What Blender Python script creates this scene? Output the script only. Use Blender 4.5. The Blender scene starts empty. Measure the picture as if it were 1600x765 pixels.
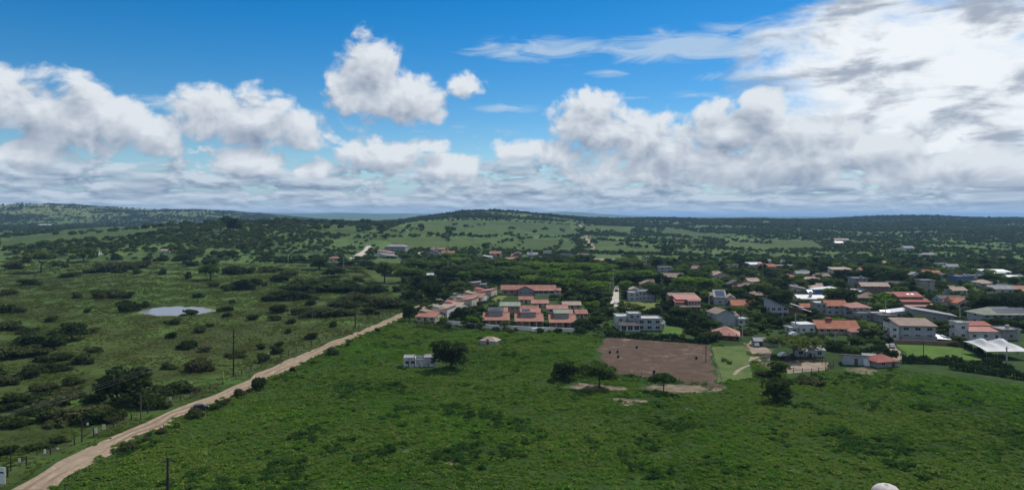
import bpy, math, random
import numpy as np
from mathutils import Vector

random.seed(7)
RNG = np.random.default_rng(11)
scene = bpy.context.scene
COL = scene.collection

# ------------------------------------------------------------------ camera
FPX, CX, HOR = 1080.0, 800.0, 338.0          # focal length, centre column and horizon row of the 1600 x 765 photograph
CZ = 50.0                                     # flying height
cam_d = bpy.data.cameras.new('camera')
cam = bpy.data.objects.new('camera', cam_d); COL.objects.link(cam)
cam_d.sensor_width = 36.0; cam_d.lens = 36.0 * FPX / 1600.0
cam_d.shift_y = -(382.5 - HOR) / 1600.0
cam_d.clip_start = 1.0; cam_d.clip_end = 120000.0
cam.location = (0, 0, CZ); cam.rotation_euler = (math.radians(90), 0, 0)
scene.camera = cam

SUN_AZ, SUN_EL = math.radians(42), math.radians(50)   # azimuth measured from the view direction to the right

# ------------------------------------------------------------------ node helper
class S:
    """a socket with arithmetic"""
    def __init__(s, nt, sock): s.nt, s.k = nt, sock
    def m(s, op, *o, clamp=False):
        n = s.nt.nodes.new('ShaderNodeMath'); n.operation = op; n.use_clamp = clamp
        for i, v in enumerate((s,) + o):
            if isinstance(v, S): s.nt.links.new(v.k, n.inputs[i])
            else: n.inputs[i].default_value = v
        return S(s.nt, n.outputs[0])
    def __add__(s, o): return s.m('ADD', o)
    def __radd__(s, o): return s.m('ADD', o)
    def __sub__(s, o): return s.m('SUBTRACT', o)
    def __rsub__(s, o):
        n = s.m('MULTIPLY', -1.0); return n.m('ADD', o)
    def __mul__(s, o): return s.m('MULTIPLY', o)
    def __rmul__(s, o): return s.m('MULTIPLY', o)
    def __truediv__(s, o): return s.m('DIVIDE', o)
    def mx(s, o): return s.m('MAXIMUM', o)
    def mn(s, o): return s.m('MINIMUM', o)
    def ma(s, a, b): return s.m('MULTIPLY_ADD', a, b)
    def clamp(s): return s.m('ADD', 0.0, clamp=True)
def sstep(x, a, b):
    nt = x.nt; n = nt.nodes.new('ShaderNodeMapRange'); n.interpolation_type = 'SMOOTHSTEP'
    nt.links.new(x.k, n.inputs[0]); n.inputs[1].default_value = a; n.inputs[2].default_value = b
    n.inputs[3].default_value = 0; n.inputs[4].default_value = 1
    return S(nt, n.outputs[0])
def comb(nt, x, y, z=0.0):
    n = nt.nodes.new('ShaderNodeCombineXYZ')
    for i, v in enumerate((x, y, z)):
        if isinstance(v, S): nt.links.new(v.k, n.inputs[i])
        else: n.inputs[i].default_value = v
    return n.outputs[0]
def noise(nt, vec, scale, detail=4, rough=0.55, dist=0.0, dim='3D'):
    n = nt.nodes.new('ShaderNodeTexNoise'); n.noise_dimensions = dim
    if vec is not None: nt.links.new(vec, n.inputs['Vector'])
    n.inputs['Scale'].default_value = scale; n.inputs['Detail'].default_value = detail
    n.inputs['Roughness'].default_value = rough; n.inputs['Distortion'].default_value = dist
    return S(nt, n.outputs[0])
def voro(nt, vec, scale, detail=2.0, rough=0.5):
    n = nt.nodes.new('ShaderNodeTexVoronoi'); n.voronoi_dimensions = '2D'; n.feature = 'F1'; n.normalize = True
    nt.links.new(vec, n.inputs['Vector']); n.inputs['Scale'].default_value = scale
    n.inputs['Detail'].default_value = detail; n.inputs['Roughness'].default_value = rough
    return S(nt, n.outputs['Distance'])
def mixc(nt, fac, a, b, blend='MIX'):
    n = nt.nodes.new('ShaderNodeMix'); n.data_type = 'RGBA'; n.blend_type = blend
    for sock, v in ((n.inputs[0], fac), (n.inputs[6], a), (n.inputs[7], b)):
        if isinstance(v, S): nt.links.new(v.k, sock)
        elif hasattr(v, 'is_linked'): nt.links.new(v, sock)
        elif isinstance(v, (int, float)): sock.default_value = v
        else: sock.default_value = (*v, 1.0)
    return n.outputs[2]

# ------------------------------------------------------------------ world: sky and clouds
world = bpy.data.worlds.new('World'); scene.world = world; world.use_nodes = True
wt = world.node_tree; wt.nodes.clear()
wo = wt.nodes.new('ShaderNodeOutputWorld'); bg = wt.nodes.new('ShaderNodeBackground')
wt.links.new(bg.outputs[0], wo.inputs[0])
WS = 0.10
bg.inputs[1].default_value = WS
sky = wt.nodes.new('ShaderNodeTexSky'); sky.sky_type = 'NISHITA'; sky.sun_disc = False
sky.sun_elevation = SUN_EL; sky.sun_rotation = SUN_AZ; sky.altitude = 600; sky.air_density = 1.0; sky.dust_density = 0.2; sky.ozone_density = 3.0
hs = wt.nodes.new('ShaderNodeHueSaturation'); hs.inputs['Saturation'].default_value = 1.5; hs.inputs['Value'].default_value = .87; hs.inputs['Hue'].default_value = 0.500
wt.links.new(sky.outputs[0], hs.inputs['Color'])
tc = wt.nodes.new('ShaderNodeTexCoord'); sx = wt.nodes.new('ShaderNodeSeparateXYZ')
wt.links.new(tc.outputs['Generated'], sx.inputs[0])
dx, dy, dz = (S(wt, sx.outputs[i]) for i in range(3))
AZ = dx.m('ARCTAN2', dy); EL = dz.m('ARCSINE')
def azel(px, py):
    u, v = (px - CX) / FPX, (HOR - py) / FPX
    a = math.atan(u); return a, math.atan(v * math.cos(a))
# heaps of cumulus: where they float (column, row), half width, height above and below, weight
HEAPS = [(582,122,52,62,62,1.0),(628,160,72,44,34,1.0),(545,150,40,40,32,.9),(725,138,30,24,20,.75),
 (-10,160,60,55,42,1.0),(95,180,95,62,42,1.05),(180,205,80,52,36,1.0),(235,218,60,40,26,.95),(320,180,62,42,44,.9),(395,190,70,48,38,1.0),(462,208,58,34,26,1.0),
 (50,246,66,28,22,1.0),(385,256,64,26,20,1.0),(490,264,34,20,20,.8),(600,246,66,30,26,1.0),(700,262,62,26,22,.95),(682,231,30,14,10,.8),
 (918,192,56,46,40,1.1),(985,212,110,38,50,1.0),(850,236,86,20,20,.85),(1140,202,92,42,60,1.05),(1190,180,50,36,40,1.0),
 (1250,215,90,50,50,1.0),(1180,255,330,34,40,.85),(1480,262,200,30,34,.9),(1360,235,110,30,30,.8)]
SHEET = [(1345,165,190,80,110,1.1),(1520,150,270,170,150,1.35),(1420,80,240,90,70,1.2)]
VEILS = [(860,80,150,26,22,.75),(1120,72,260,36,26,.85),(1210,115,170,16,12,.6),(800,170,80,10,9,.55),(950,116,50,9,8,.45),(985,154,40,7,6,.4),(1090,180,110,10,12,.5),
 (460,172,60,12,9,.5),(260,160,90,16,18,.55),(1080,148,70,9,9,.4),(720,196,30,7,7,.4)]
def vm(op, *o):
    n = wt.nodes.new('ShaderNodeVectorMath'); n.operation = op
    for i, v in enumerate(o):
        if isinstance(v, tuple): n.inputs[i].default_value = v
        else: wt.links.new(v, n.inputs[i])
    return n.outputs[0]
def heaps(az, el, L):
    """largest of the heaps, three at a time in one vector"""
    az3 = comb(wt, az, az, az); el3 = comb(wt, el, el, el); out = None
    L = list(L)
    while len(L) % 3: L.append(L[-1])
    for i in range(0, len(L), 3):
        T = [[], [], [], [], [], [], []]
        for (px, py, rx, ru, rd, w) in L[i:i + 3]:
            a0, e0 = azel(px, py); k = math.cos(a0); fx = FPX / (rx * k * k); fu = FPX / (ru * k); fd = -FPX / (rd * k)
            for t, v in zip(T, (fx, -a0 * fx, fu, -e0 * fu, fd, -e0 * fd, w)): t.append(v)
        T = [tuple(t) for t in T]
        X = vm('MULTIPLY_ADD', az3, T[0], T[1])
        Y = vm('MAXIMUM', vm('MULTIPLY_ADD', el3, T[2], T[3]), vm('MULTIPLY_ADD', el3, T[4], T[5]))
        R = vm('MULTIPLY_ADD', X, X, vm('MULTIPLY', Y, Y))
        v = vm('SUBTRACT', T[6], R)
        out = v if out is None else vm('MAXIMUM', out, v)
    sp = wt.nodes.new('ShaderNodeSeparateXYZ'); wt.links.new(out, sp.inputs[0])
    a, b, c = (S(wt, sp.outputs[i]) for i in range(3))
    return a.mx(b).mx(c).mx(-2.5)
n0 = noise(wt, comb(wt, AZ, EL * 1.25), 9.0, 1, .5, dim='2D')
WX = (n0 - .5) * .035
AAZ = AZ.m('ABSOLUTE')
outside = sstep(AAZ, .66, .82).mx(sstep(EL, .30, .42))
# everywhere else: the same broken cumulus goes on round the sky
gen = (noise(wt, comb(wt, AZ, EL * 1.6), 4.2, 2, .5, dim='2D') - .44) * 7.0
def cover(az, el, d):
    """cumulus density as a function of direction"""
    q = comb(wt, az + WX, el * 1.25 + WX)
    n2 = noise(wt, q, 21.0, d, .60, .12, dim='2D')
    v = voro(wt, q, 34.0, 1.0, .55)
    nn = n2 + (.55 - v) * .5 - .5
    H = heaps(az, el, HEAPS)
    B = H + (gen - H) * outside
    return B.mx(-2.5) + nn * 2.7
D0 = cover(AZ, EL, 8)
D1 = cover(AZ + .008, EL + .024, 3)
A_c = sstep(D0, -.15, .80)
edge = ((D0 - D1) * .30 + .50).clamp()
body = sstep(D0, .3, 2.6)
# low banks of cloud near the horizon, thinner and closer the lower they stand
lx = AZ * 16.0; ly = (EL.mx(0.0) + .028).m('LOGARITHM', math.e) * 3.8
lq = comb(wt, lx + WX * 40.0, ly); lv = (.5 - voro(wt, lq, 1.7, 1.0, .5)) * .40
l1 = noise(wt, lq, 1.0, 7, .60, 0.0, dim='2D') + lv
l2 = noise(wt, comb(wt, lx + WX * 40.0 + .10, ly + .45), 1.0, 3, .60, 0.0, dim='2D')
low = sstep(EL, .115, .03)
A_l = sstep(l1 + low * .29, .66, .80) * sstep(EL, .15, .085)
lsh = ((l1 - l2) * 2.3 + .38).clamp()
# grey undersides in the deeper cloud
g1 = noise(wt, comb(wt, AZ, EL * 3.4), 7.5, 5, .55, .3, dim='2D')
grey = sstep(g1, .44, .64)
# the broad bright sheet to the right
sn = noise(wt, comb(wt, AZ + WX, EL * 2.2), 8.0, 6, .56, .2, dim='2D')
A_s = sstep(heaps(AZ, EL, SHEET) + (sn - .5) * 3.2, -.35, .9)
sheet_sh = (1.0 - sstep(g1 * .55 + sn * .45, .47, .62) * .85).clamp()
# thin veils
V = heaps(AZ, EL, VEILS)
vn = noise(wt, comb(wt, AZ, EL * 5.0), 11.0, 6, .62, .8, dim='2D')
A_v = sstep(V + (vn - .5) * 2.2, -.1, 1.0) * .62
K = 1.0 / WS
def col(c): return tuple(v * K for v in c)
sh = (edge * 1.25 - .12 + (1.0 - body) * .12 - body * grey * .42).clamp()
ccol = mixc(wt, sh, col((.185, .24, .34)), col((.65, .69, .73)))
lcol = mixc(wt, lsh, col((.17, .24, .34)), col((.52, .59, .66)))
glow_h = sstep(EL, .09, -.01)
base = mixc(wt, glow_h * .75, hs.outputs[0], col((.17, .34, .57)))
c1 = mixc(wt, A_v, base, col((.53, .62, .69)))
c1b = mixc(wt, A_s, c1, mixc(wt, sheet_sh, col((.25, .30, .39)), col((.76, .80, .83))))
c2 = mixc(wt, A_l * .95, c1b, lcol)
c3 = mixc(wt, A_c * sstep(EL, .012, .05), c2, ccol)
c4 = mixc(wt, sstep(EL, .028, -.004) * .6, c3, col((.34, .46, .58)))
wt.links.new(c4, bg.inputs[0])
world.cycles.sampling_method = 'MANUAL'; world.cycles.sample_map_resolution = 512

# ------------------------------------------------------------------ sun and exposure
sun_d = bpy.data.lights.new('sun', 'SUN'); sun_d.energy = 4.3; sun_d.angle = math.radians(0.53); sun_d.color = (1.0, .955, .89)
sun = bpy.data.objects.new('sun', sun_d); COL.objects.link(sun)
sv = Vector((math.sin(SUN_AZ) * math.cos(SUN_EL), math.cos(SUN_AZ) * math.cos(SUN_EL), math.sin(SUN_EL)))
sun.rotation_euler = sv.to_track_quat('Z', 'Y').to_euler(); sun.location = (200, 300, 400)
vs = scene.view_settings
vs.view_transform = 'Standard'; vs.look = 'None'; vs.exposure = 0.22; vs.gamma = 1.0; vs.use_curve_mapping = False
scene.cycles.use_denoising = True
scene.cycles.max_bounces = 5; scene.cycles.diffuse_bounces = 2; scene.cycles.transmission_bounces = 3; scene.cycles.transparent_max_bounces = 4; scene.cycles.volume_bounces = 0

# ================================================================== helpers
def tag(o, label=None, cat=None, group=None, kind=None):
    if label: o['label'] = label
    if cat: o['category'] = cat
    if group: o['group'] = group
    if kind: o['kind'] = kind
    return o
def mesh(name, V, F, mat=None, smooth=False):
    me = bpy.data.meshes.new(name); me.from_pydata([tuple(map(float, v)) for v in V], [], F)
    if mat: me.materials.append(mat)
    if smooth: me.polygons.foreach_set('use_smooth', [True] * len(me.polygons))
    me.update(); return me
def obj(name, me, parent=None, loc=(0, 0, 0), rz=0.0, sc=None):
    o = bpy.data.objects.new(name, me); COL.objects.link(o); o.parent = parent
    o.location = loc; o.rotation_euler = (0, 0, rz)
    if sc is not None: o.scale = sc if isinstance(sc, tuple) else (sc, sc, sc)
    return o
class MB:
    """collects boxes, prisms and tubes for one mesh"""
    def __init__(s): s.V, s.F = [], []
    def add(s, V, F):
        b = len(s.V); s.V += [tuple(v) for v in V]; s.F += [tuple(i + b for i in f) for f in F]; return s
    def box(s, x0, x1, y0, y1, z0, z1):
        return s.add([(x0,y0,z0),(x1,y0,z0),(x1,y1,z0),(x0,y1,z0),(x0,y0,z1),(x1,y0,z1),(x1,y1,z1),(x0,y1,z1)],
                     [(3,2,1,0),(4,5,6,7),(0,1,5,4),(1,2,6,5),(2,3,7,6),(3,0,4,7)])
    def slab(s, P, t):
        """a thick sheet: polygon P (counter-clockwise from above), thickness t downwards"""
        n = len(P); V = list(P) + [(p[0], p[1], p[2] - t) for p in P]
        F = [tuple(range(n)), tuple(range(2 * n - 1, n - 1, -1))] + [(i, i + n, (i + 1) % n + n, (i + 1) % n) for i in range(n)]
        return s.add(V, F)
    def tube(s, P, R, k=6, cap=True):
        V, F = [], []
        for i, p in enumerate(P):
            p = Vector(p); a = Vector(P[max(i - 1, 0)]); b = Vector(P[min(i + 1, len(P) - 1)])
            d = (b - a).normalized(); u = d.cross(Vector((0.13, .99, .05))).normalized()
            if u.length < .1: u = Vector((1, 0, 0))
            w = d.cross(u)
            for j in range(k):
                t = 2 * math.pi * j / k; V.append(p + (u * math.cos(t) + w * math.sin(t)) * R[i])
        for i in range(len(P) - 1):
            for j in range(k):
                F.append((i * k + j, i * k + (j + 1) % k, (i + 1) * k + (j + 1) % k, (i + 1) * k + j))
        if cap: F += [tuple(range(k - 1, -1, -1)), tuple(range(len(V) - k, len(V)))]
        return s.add(V, F)
    def mesh(s, name, mat, smooth=False): return mesh(name, s.V, s.F, mat, smooth)
    def obj(s, name, mat, parent=None, loc=(0, 0, 0), rz=0.0, smooth=False): return obj(name, s.mesh(name, mat, smooth), parent, loc, rz)

# ------------------------------------------------------------------ terrain
HILLS = [(-2350,3500,74,380,700,0),(-1480,3650,50,260,600,0),(-3300,3700,74,600,700,0),(-1900,3700,30,400,700,0),
 (-95,2300,45,210,560,0),(130,2500,9,260,600,0),(1500,2950,37,1250,760,0),(1640,3050,13,170,420,0),(620,2600,9,260,400,0),
 (-430,1180,31,230,330,0),(-900,1750,22,420,420,0),
 (-2600,10500,62,2200,1300,0),(-1300,14500,62,2600,1500,0),(-4200,15500,80,2600,1500,0),(750,12500,62,500,1300,0),(1400,12500,40,600,1300,0),(-6500,9000,90,2500,1500,0),
 (6000,11000,45,4000,1600,0),(-12000,13000,100,4000,3000,0),(9000,6000,50,3000,1500,0)]
def sines(x, y, wl, seed, n=5):
    r = np.random.default_rng(seed); z = 0
    for _ in range(n):
        a, p, w = r.uniform(0, 6.283), r.uniform(0, 6.283), wl * r.uniform(.7, 1.5)
        z = z + np.sin((x * np.cos(a) + y * np.sin(a)) * 6.283 / w + p)
    return z / math.sqrt(n / 2)
POND = None
def terr0(x, y):
    x = np.asarray(x, float); y = np.asarray(y, float); z = np.zeros(np.broadcast(x, y).shape)
    for cx, cy, h, sx_, sy_, _ in HILLS: z = z + h * np.exp(-.5 * ((x - cx) / sx_) ** 2 - .5 * ((y - cy) / sy_) ** 2)
    d = np.hypot(x, y)
    z = z + .22 * sines(x, y, 80, 3) + np.clip((d - 500) / 1500, 0, 1) * 1.6 * sines(x, y, 420, 5) + np.clip((d - 1500) / 4000, 0, 1) * 6 * sines(x, y, 1300, 6)
    return z
Z00 = float(terr0(0, 0))
def terr(x, y):
    z = terr0(x, y) - Z00
    if POND is not None:
        cx, cy, zp = POND
        m = np.exp(-(((np.asarray(x) - cx) / 30) ** 4 + ((np.asarray(y) - cy) / 24) ** 4)); z = z * (1 - m) + zp * m
    return z
_Y = np.geomspace(60, 30000, 5000)
def G(px, py):
    """ground point seen at this place of the photograph"""
    u, v = (px - CX) / FPX, (HOR - py) / FPX
    f = CZ + v * _Y - terr(u * _Y, _Y)
    i = int(np.argmax(f < 0)) if (f < 0).any() else len(_Y) - 1
    i = max(i, 1); t = f[i - 1] / (f[i - 1] - f[i]) if f[i - 1] != f[i] else 0
    Y = _Y[i - 1] + t * (_Y[i] - _Y[i - 1]); return float(u * Y), float(Y)
def on(x, y, dz=0.0): return (x, y, float(terr(x, y)) + dz)
_p = G(276, 487); POND = (_p[0], _p[1], float(terr(*_p)))

# ------------------------------------------------------------------ materials
def new_mat(name):
    m = bpy.data.materials.new(name); m.use_nodes = True; nt = m.node_tree; nt.nodes.clear()
    out = nt.nodes.new('ShaderNodeOutputMaterial'); return m, nt, out
def pr(nt, out, colr, rough=.8, spec=.2, metal=0.0, bump=None, bs=.3, bd=.05):
    b = nt.nodes.new('ShaderNodeBsdfPrincipled')
    if hasattr(colr, 'is_linked'): nt.links.new(colr, b.inputs['Base Color'])
    else: b.inputs['Base Color'].default_value = (*colr, 1)
    b.inputs['Roughness'].default_value = rough; b.inputs['Specular IOR Level'].default_value = spec; b.inputs['Metallic'].default_value = metal
    if bump is not None:
        n = nt.nodes.new('ShaderNodeBump'); n.inputs['Strength'].default_value = bs; n.inputs['Distance'].default_value = bd
        nt.links.new(bump.k, n.inputs['Height']); nt.links.new(n.outputs[0], b.inputs['Normal'])
    nt.links.new(b.outputs[0], out.inputs[0]); return b
def wpos(nt):
    g = nt.nodes.new('ShaderNodeNewGeometry'); return g.outputs['Position']
def attr(nt, name):
    a = nt.nodes.new('ShaderNodeAttribute'); a.attribute_name = name; return S(nt, a.outputs['Fac'])
_mc = {}
def plain(name, c, rough=.8, spec=.2, var=.25, scale=.6, metal=0.0):
    """a painted or plastered surface with weathering"""
    if name in _mc: return _mc[name]
    m, nt, out = new_mat(name); p = wpos(nt)
    n = noise(nt, p, scale, 5, .6); n2 = noise(nt, p, scale * 7, 3, .6)
    f = sstep(n * .7 + n2 * .3, .3, .75)
    cc = mixc(nt, f, tuple(v * (1 - var) for v in c), tuple(min(1, v * (1 + var * .35)) for v in c))
    pr(nt, out, cc, rough, spec, metal, n2, .2, .03); _mc[name] = m; return m
def tiles(name, c, c2, var=.5):
    """clay tile: rows of barrels, moss and faded pieces"""
    if name in _mc: return _mc[name]
    m, nt, out = new_mat(name); tcn = nt.nodes.new('ShaderNodeTexCoord'); p = tcn.outputs['Object']
    n = noise(nt, p, .35, 5, .65); n2 = noise(nt, p, 3.2, 3, .6)
    w = nt.nodes.new('ShaderNodeTexWave'); w.wave_type = 'BANDS'; w.bands_direction = 'X'; nt.links.new(p, w.inputs[0]); w.inputs['Scale'].default_value = 1.3; w.inputs['Distortion'].default_value = .6
    f = sstep(n * .55 + n2 * .45, .32, .70)
    cc = mixc(nt, f, c, c2)
    pr(nt, out, cc, .85, .15, 0, S(nt, w.outputs['Fac']) + n2 * .5, .5, .06); _mc[name] = m; return m
def leaf(name, dark, light, olive=None, trans=.22, big=.02):
    if name in _mc: return _mc[name]
    m, nt, out = new_mat(name); oi = nt.nodes.new('ShaderNodeObjectInfo'); r = S(nt, oi.outputs['Random'])
    t = attr(nt, 'tone'); p = wpos(nt); n = noise(nt, p, big, 4, .6); n2 = noise(nt, p, .35, 2, .5)
    f = (t * .34 + r * .30 + (n - .5) * 1.7 + (n2 - .5) * .5 + .17).clamp()
    cc = mixc(nt, f, dark, light)
    if olive: cc = mixc(nt, sstep(r * .4 + noise(nt, p, big * .8, 4, .6), .58, .86), cc, olive)
    d = nt.nodes.new('ShaderNodeBsdfDiffuse'); tr = nt.nodes.new('ShaderNodeBsdfTranslucent'); mx = nt.nodes.new('ShaderNodeMixShader')
    nt.links.new(cc, d.inputs[0]); nt.links.new(cc, tr.inputs[0]); mx.inputs[0].default_value = trans
    nt.links.new(d.outputs[0], mx.inputs[1]); nt.links.new(tr.outputs[0], mx.inputs[2]); nt.links.new(mx.outputs[0], out.inputs[0])
    _mc[name] = m; return m
def ground_mat():
    m, nt, out = new_mat('ground'); p = wpos(nt)
    big = noise(nt, p, .006, 4, .55); mid = noise(nt, p, .035, 5, .6, .3); fine = noise(nt, p, .35, 5, .65); micro = noise(nt, p, 2.2, 3, .6)
    f = sstep(mid * .5 + fine * .35 + micro * .15, .36, .64)
    g_r = mixc(nt, f, (.014, .030, .007), (.034, .066, .014))
    g_l = mixc(nt, f, (.024, .034, .009), (.058, .078, .020))
    gl2 = mixc(nt, sstep(big * .6 + mid * .4, .46, .56), g_l, mixc(nt, f, (.022, .042, .009), (.058, .106, .022)))
    cc = mixc(nt, attr(nt, 'west'), g_r, gl2)
    far = mixc(nt, sstep(noise(nt, p, .011, 6, .62, .4) * .6 + fine * .4, .38, .58), (.022, .042, .014), (.080, .128, .038))
    cc = mixc(nt, attr(nt, 'far'), cc, far)
    past = mixc(nt, sstep(mid, .3, .7), (.10, .125, .045), (.15, .155, .06))
    cc = mixc(nt, attr(nt, 'dry') * sstep(noise(nt, p, .008, 6, .6), .40, .56), cc, past)
    soil = mixc(nt, sstep(fine, .3, .7), (.10, .080, .055), (.20, .158, .112))
    b = attr(nt, 'bare') + (mid * .5 + fine * .5 - .5) * 1.5
    cc = mixc(nt, sstep(b, .45, .72), cc, soil)
    pr(nt, out, cc, .95, .05, 0, fine * .6 + micro * .4, .6, .35); return m
def dirt_mat(name, a, b, c, stretch=None, pal=.5):
    m, nt, out = new_mat(name); p = wpos(nt)
    n = noise(nt, p, .25, 6, .65); n2 = noise(nt, p, 1.6, 4, .6); n3 = noise(nt, p, .05, 4, .6)
    cc = mixc(nt, sstep(n * .6 + n2 * .4, .35, .65), a, b)
    cc = mixc(nt, sstep(n3 * .5 + n * .5, pal, pal + .14), cc, c)
    if stretch:
        r = attr(nt, 'rut'); cc = mixc(nt, sstep(r * .55 + (n - .5) * 1.6 + (n3 - .5) * 1.8, .25, .7) * .75, cc, (.125, .085, .055))
    pr(nt, out, cc, .95, .05, 0, n * .5 + n2 * .5, .7, .15); return m

WHITE = plain('white_plaster', (.50, .50, .49)); CREAM = plain('cream_plaster', (.42, .365, .29)); GREYW = plain('grey_plaster', (.27, .27, .275))
BLUE_SHADEW = plain('blue_and_shaded_white_plaster', (.34, .37, .40)); PINKW = plain('rose_plaster', (.34, .225, .185)); BROWNW = plain('brown_plaster', (.22, .15, .11))  # blue plaster: white fronts carry their bluish shade as colour; also pale blue walls
BEIGE = plain('beige_plaster', (.32, .27, .21)); AZURE = plain('blue_wall', (.10, .16, .34)); STONE = plain('raw_concrete', (.30, .29, .27), var=.4)
SALMON = tiles('salmon_tile', (.20, .092, .068), (.33, .172, .130)); ORANGE = tiles('orange_tile', (.225, .080, .046), (.36, .150, .090))
BROWN = tiles('brown_tile', (.15, .105, .085), (.27, .20, .165)); RED = tiles('red_tile', (.19, .060, .048), (.32, .120, .095))
PINK = tiles('pink_tile', (.25, .115, .095), (.40, .215, .180)); TAN = tiles('tan_tile', (.24, .18, .14), (.38, .30, .24))
DARKR = tiles('dark_tile', (.055, .05, .05), (.11, .10, .10)); GREYR = tiles('fibre_cement', (.17, .17, .175), (.29, .29, .295)); MOSSR = tiles('mossy_tile', (.13, .15, .115), (.24, .255, .20))
METAL = plain('white_metal_sheet', (.48, .49, .51), .45, .5); FLATR = plain('flat_roof_slab', (.42, .42, .41), var=.35)
GLASS = plain('window_glass', (.018, .022, .028), .08, .6, .2); FRAME = plain('window_frame', (.50, .49, .46)); DFRAME = plain('dark_frame', (.06, .05, .045))
WOOD = plain('weathered_wood', (.13, .105, .08), var=.4); DWOOD = plain('dark_wood', (.05, .038, .03), var=.4); BARK = plain('bark', (.085, .066, .05), var=.4, scale=2.0)
PANELM = plain('solar_cell', (.012, .02, .055), .15, .7, .2); STEEL = plain('steel', (.35, .36, .37), .4, .5, metal=.6); WIREM = plain('wire', (.10, .10, .10), .6, .2)
SIGNW = plain('sign_white', (.80, .80, .78), .5); SIGNB = plain('sign_dark', (.03, .04, .09), .5); TYRE = plain('rubber', (.02, .02, .02)); CARB = plain('dark_car_paint', (.018, .018, .02), .5, .25, .1); CARW = plain('white_car_paint', (.75, .75, .75), .2, .6, .05)
CARR = plain('silver_car_paint', (.36, .37, .39), .25, .6, .05); YEL = plain('yellow_paint', (.55, .48, .10)); BLUEP = plain('blue_plastic', (.03, .09, .26), .4, .4); WATERB = plain('pool_blue', (.10, .33, .42), .1, .5)
CONC = plain('concrete', (.40, .385, .36), var=.35); DOORM = plain('door_brown', (.12, .07, .045)); BLACKP = plain('black_barrel', (.012, .012, .014), .5, .3); HIDE = plain('dark_hide', (.03, .024, .02))
L_BUSH = leaf('thorn_bush_leaves', (.018, .031, .011), (.070, .105, .030), (.078, .090, .034), .38)
L_TREE = leaf('tree_leaves', (.024, .048, .013), (.096, .165, .038), (.100, .132, .040), .38)
L_BRIGHT = leaf('bright_leaves', (.050, .100, .015), (.155, .255, .038), None, .42)
L_DARK = leaf('dark_leaves', (.015, .028, .011), (.062, .096, .030), None, .38)
L_FAR = leaf('woodland_leaves', (.018, .038, .013), (.085, .145, .038), (.085, .115, .038), .3, .008)
L_WEED = leaf('weed_leaves', (.044, .104, .014), (.140, .290, .036), (.150, .215, .044), .38, .022)
L_WEEDD = leaf('dark_weed_leaves', (.026, .066, .015), (.076, .155, .032), None, .35, .03)
L_TUFT = leaf('pasture_tufts', (.046, .076, .014), (.125, .190, .036), (.135, .142, .048), .38, .012)
L_HEDGE = leaf('hedge_leaves', (.012, .026, .010), (.042, .075, .022))
L_PALM = leaf('palm_leaves', (.018, .034, .012), (.060, .095, .030))

# ------------------------------------------------------------------ ground sheet
def interp_poly(P, ys):
    P = sorted(P, key=lambda p: p[1]); return np.interp(ys, [p[1] for p in P], [p[0] for p in P])
ROAD_L = [(13,765),(86,720),(151,693),(194,673),(260,644),(391,592),(400,584),(512,536),(567,515),(627,489)]
ROAD_R = [(82,765),(121,738),(188,695),(260,662),(391,605),(418,595),(512,547),(586,515),(631,496)]
RL = [G(*p) for p in ROAD_L]; RR = [G(*p) for p in ROAD_R]
ring = np.concatenate([[8, 16, 24], np.geomspace(30, 46000, 262)])
ang = np.radians(np.concatenate([np.arange(-50, 50, .36), np.arange(50, 310, 4.0)]))
RR_, AA_ = np.meshgrid(ring, ang, indexing='ij')
gx = RR_ * np.sin(AA_); gy = RR_ * np.cos(AA_); gz = terr(gx, gy)
nr, na = gx.shape
V = np.stack([gx.ravel(), gy.ravel(), gz.ravel()], 1); V = np.vstack([V, [[0, 0, float(terr(0, 0))]]])
idx = np.arange(nr * na).reshape(nr, na); a = idx[:-1]; b = idx[1:]
F = np.stack([a, np.roll(a, -1, 1), np.roll(b, -1, 1), b], -1).reshape(-1, 4)[:, ::-1].tolist()
F += [(nr * na, int(idx[0, (j + 1) % na]), int(idx[0, j])) for j in range(na)]
GM = ground_mat()
gme = mesh('ground', V, F, GM, True)
xs, ys = V[:, 0], V[:, 1]
rx = interp_poly(RL, ys)
west = np.clip((rx - xs) / 3.0, 0, 1)
west = np.where(ys > RL[-1][1], np.clip((-60 - xs) / 30, 0, 1), west)
farm = np.clip((np.hypot(xs, ys) - 520 - 60 * sines(xs, ys, 200, 9)) / 200, 0, 1)
dry = np.clip(np.exp(-.5 * ((xs + 2500) / 650) ** 2 - .5 * ((ys - 3350) / 500) ** 2) * 1.5, 0, 1)
bare = np.zeros(len(xs))
def bare_at(px, py, wx, wy, k=1.0):
    x, y = G(px, py); s = y / FPX
    global bare
    bare = np.maximum(bare, k * np.exp(-(((xs - x) / (wx * s)) ** 2 + ((ys - y) / (wy * s * y / CZ)) ** 2)))
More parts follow.
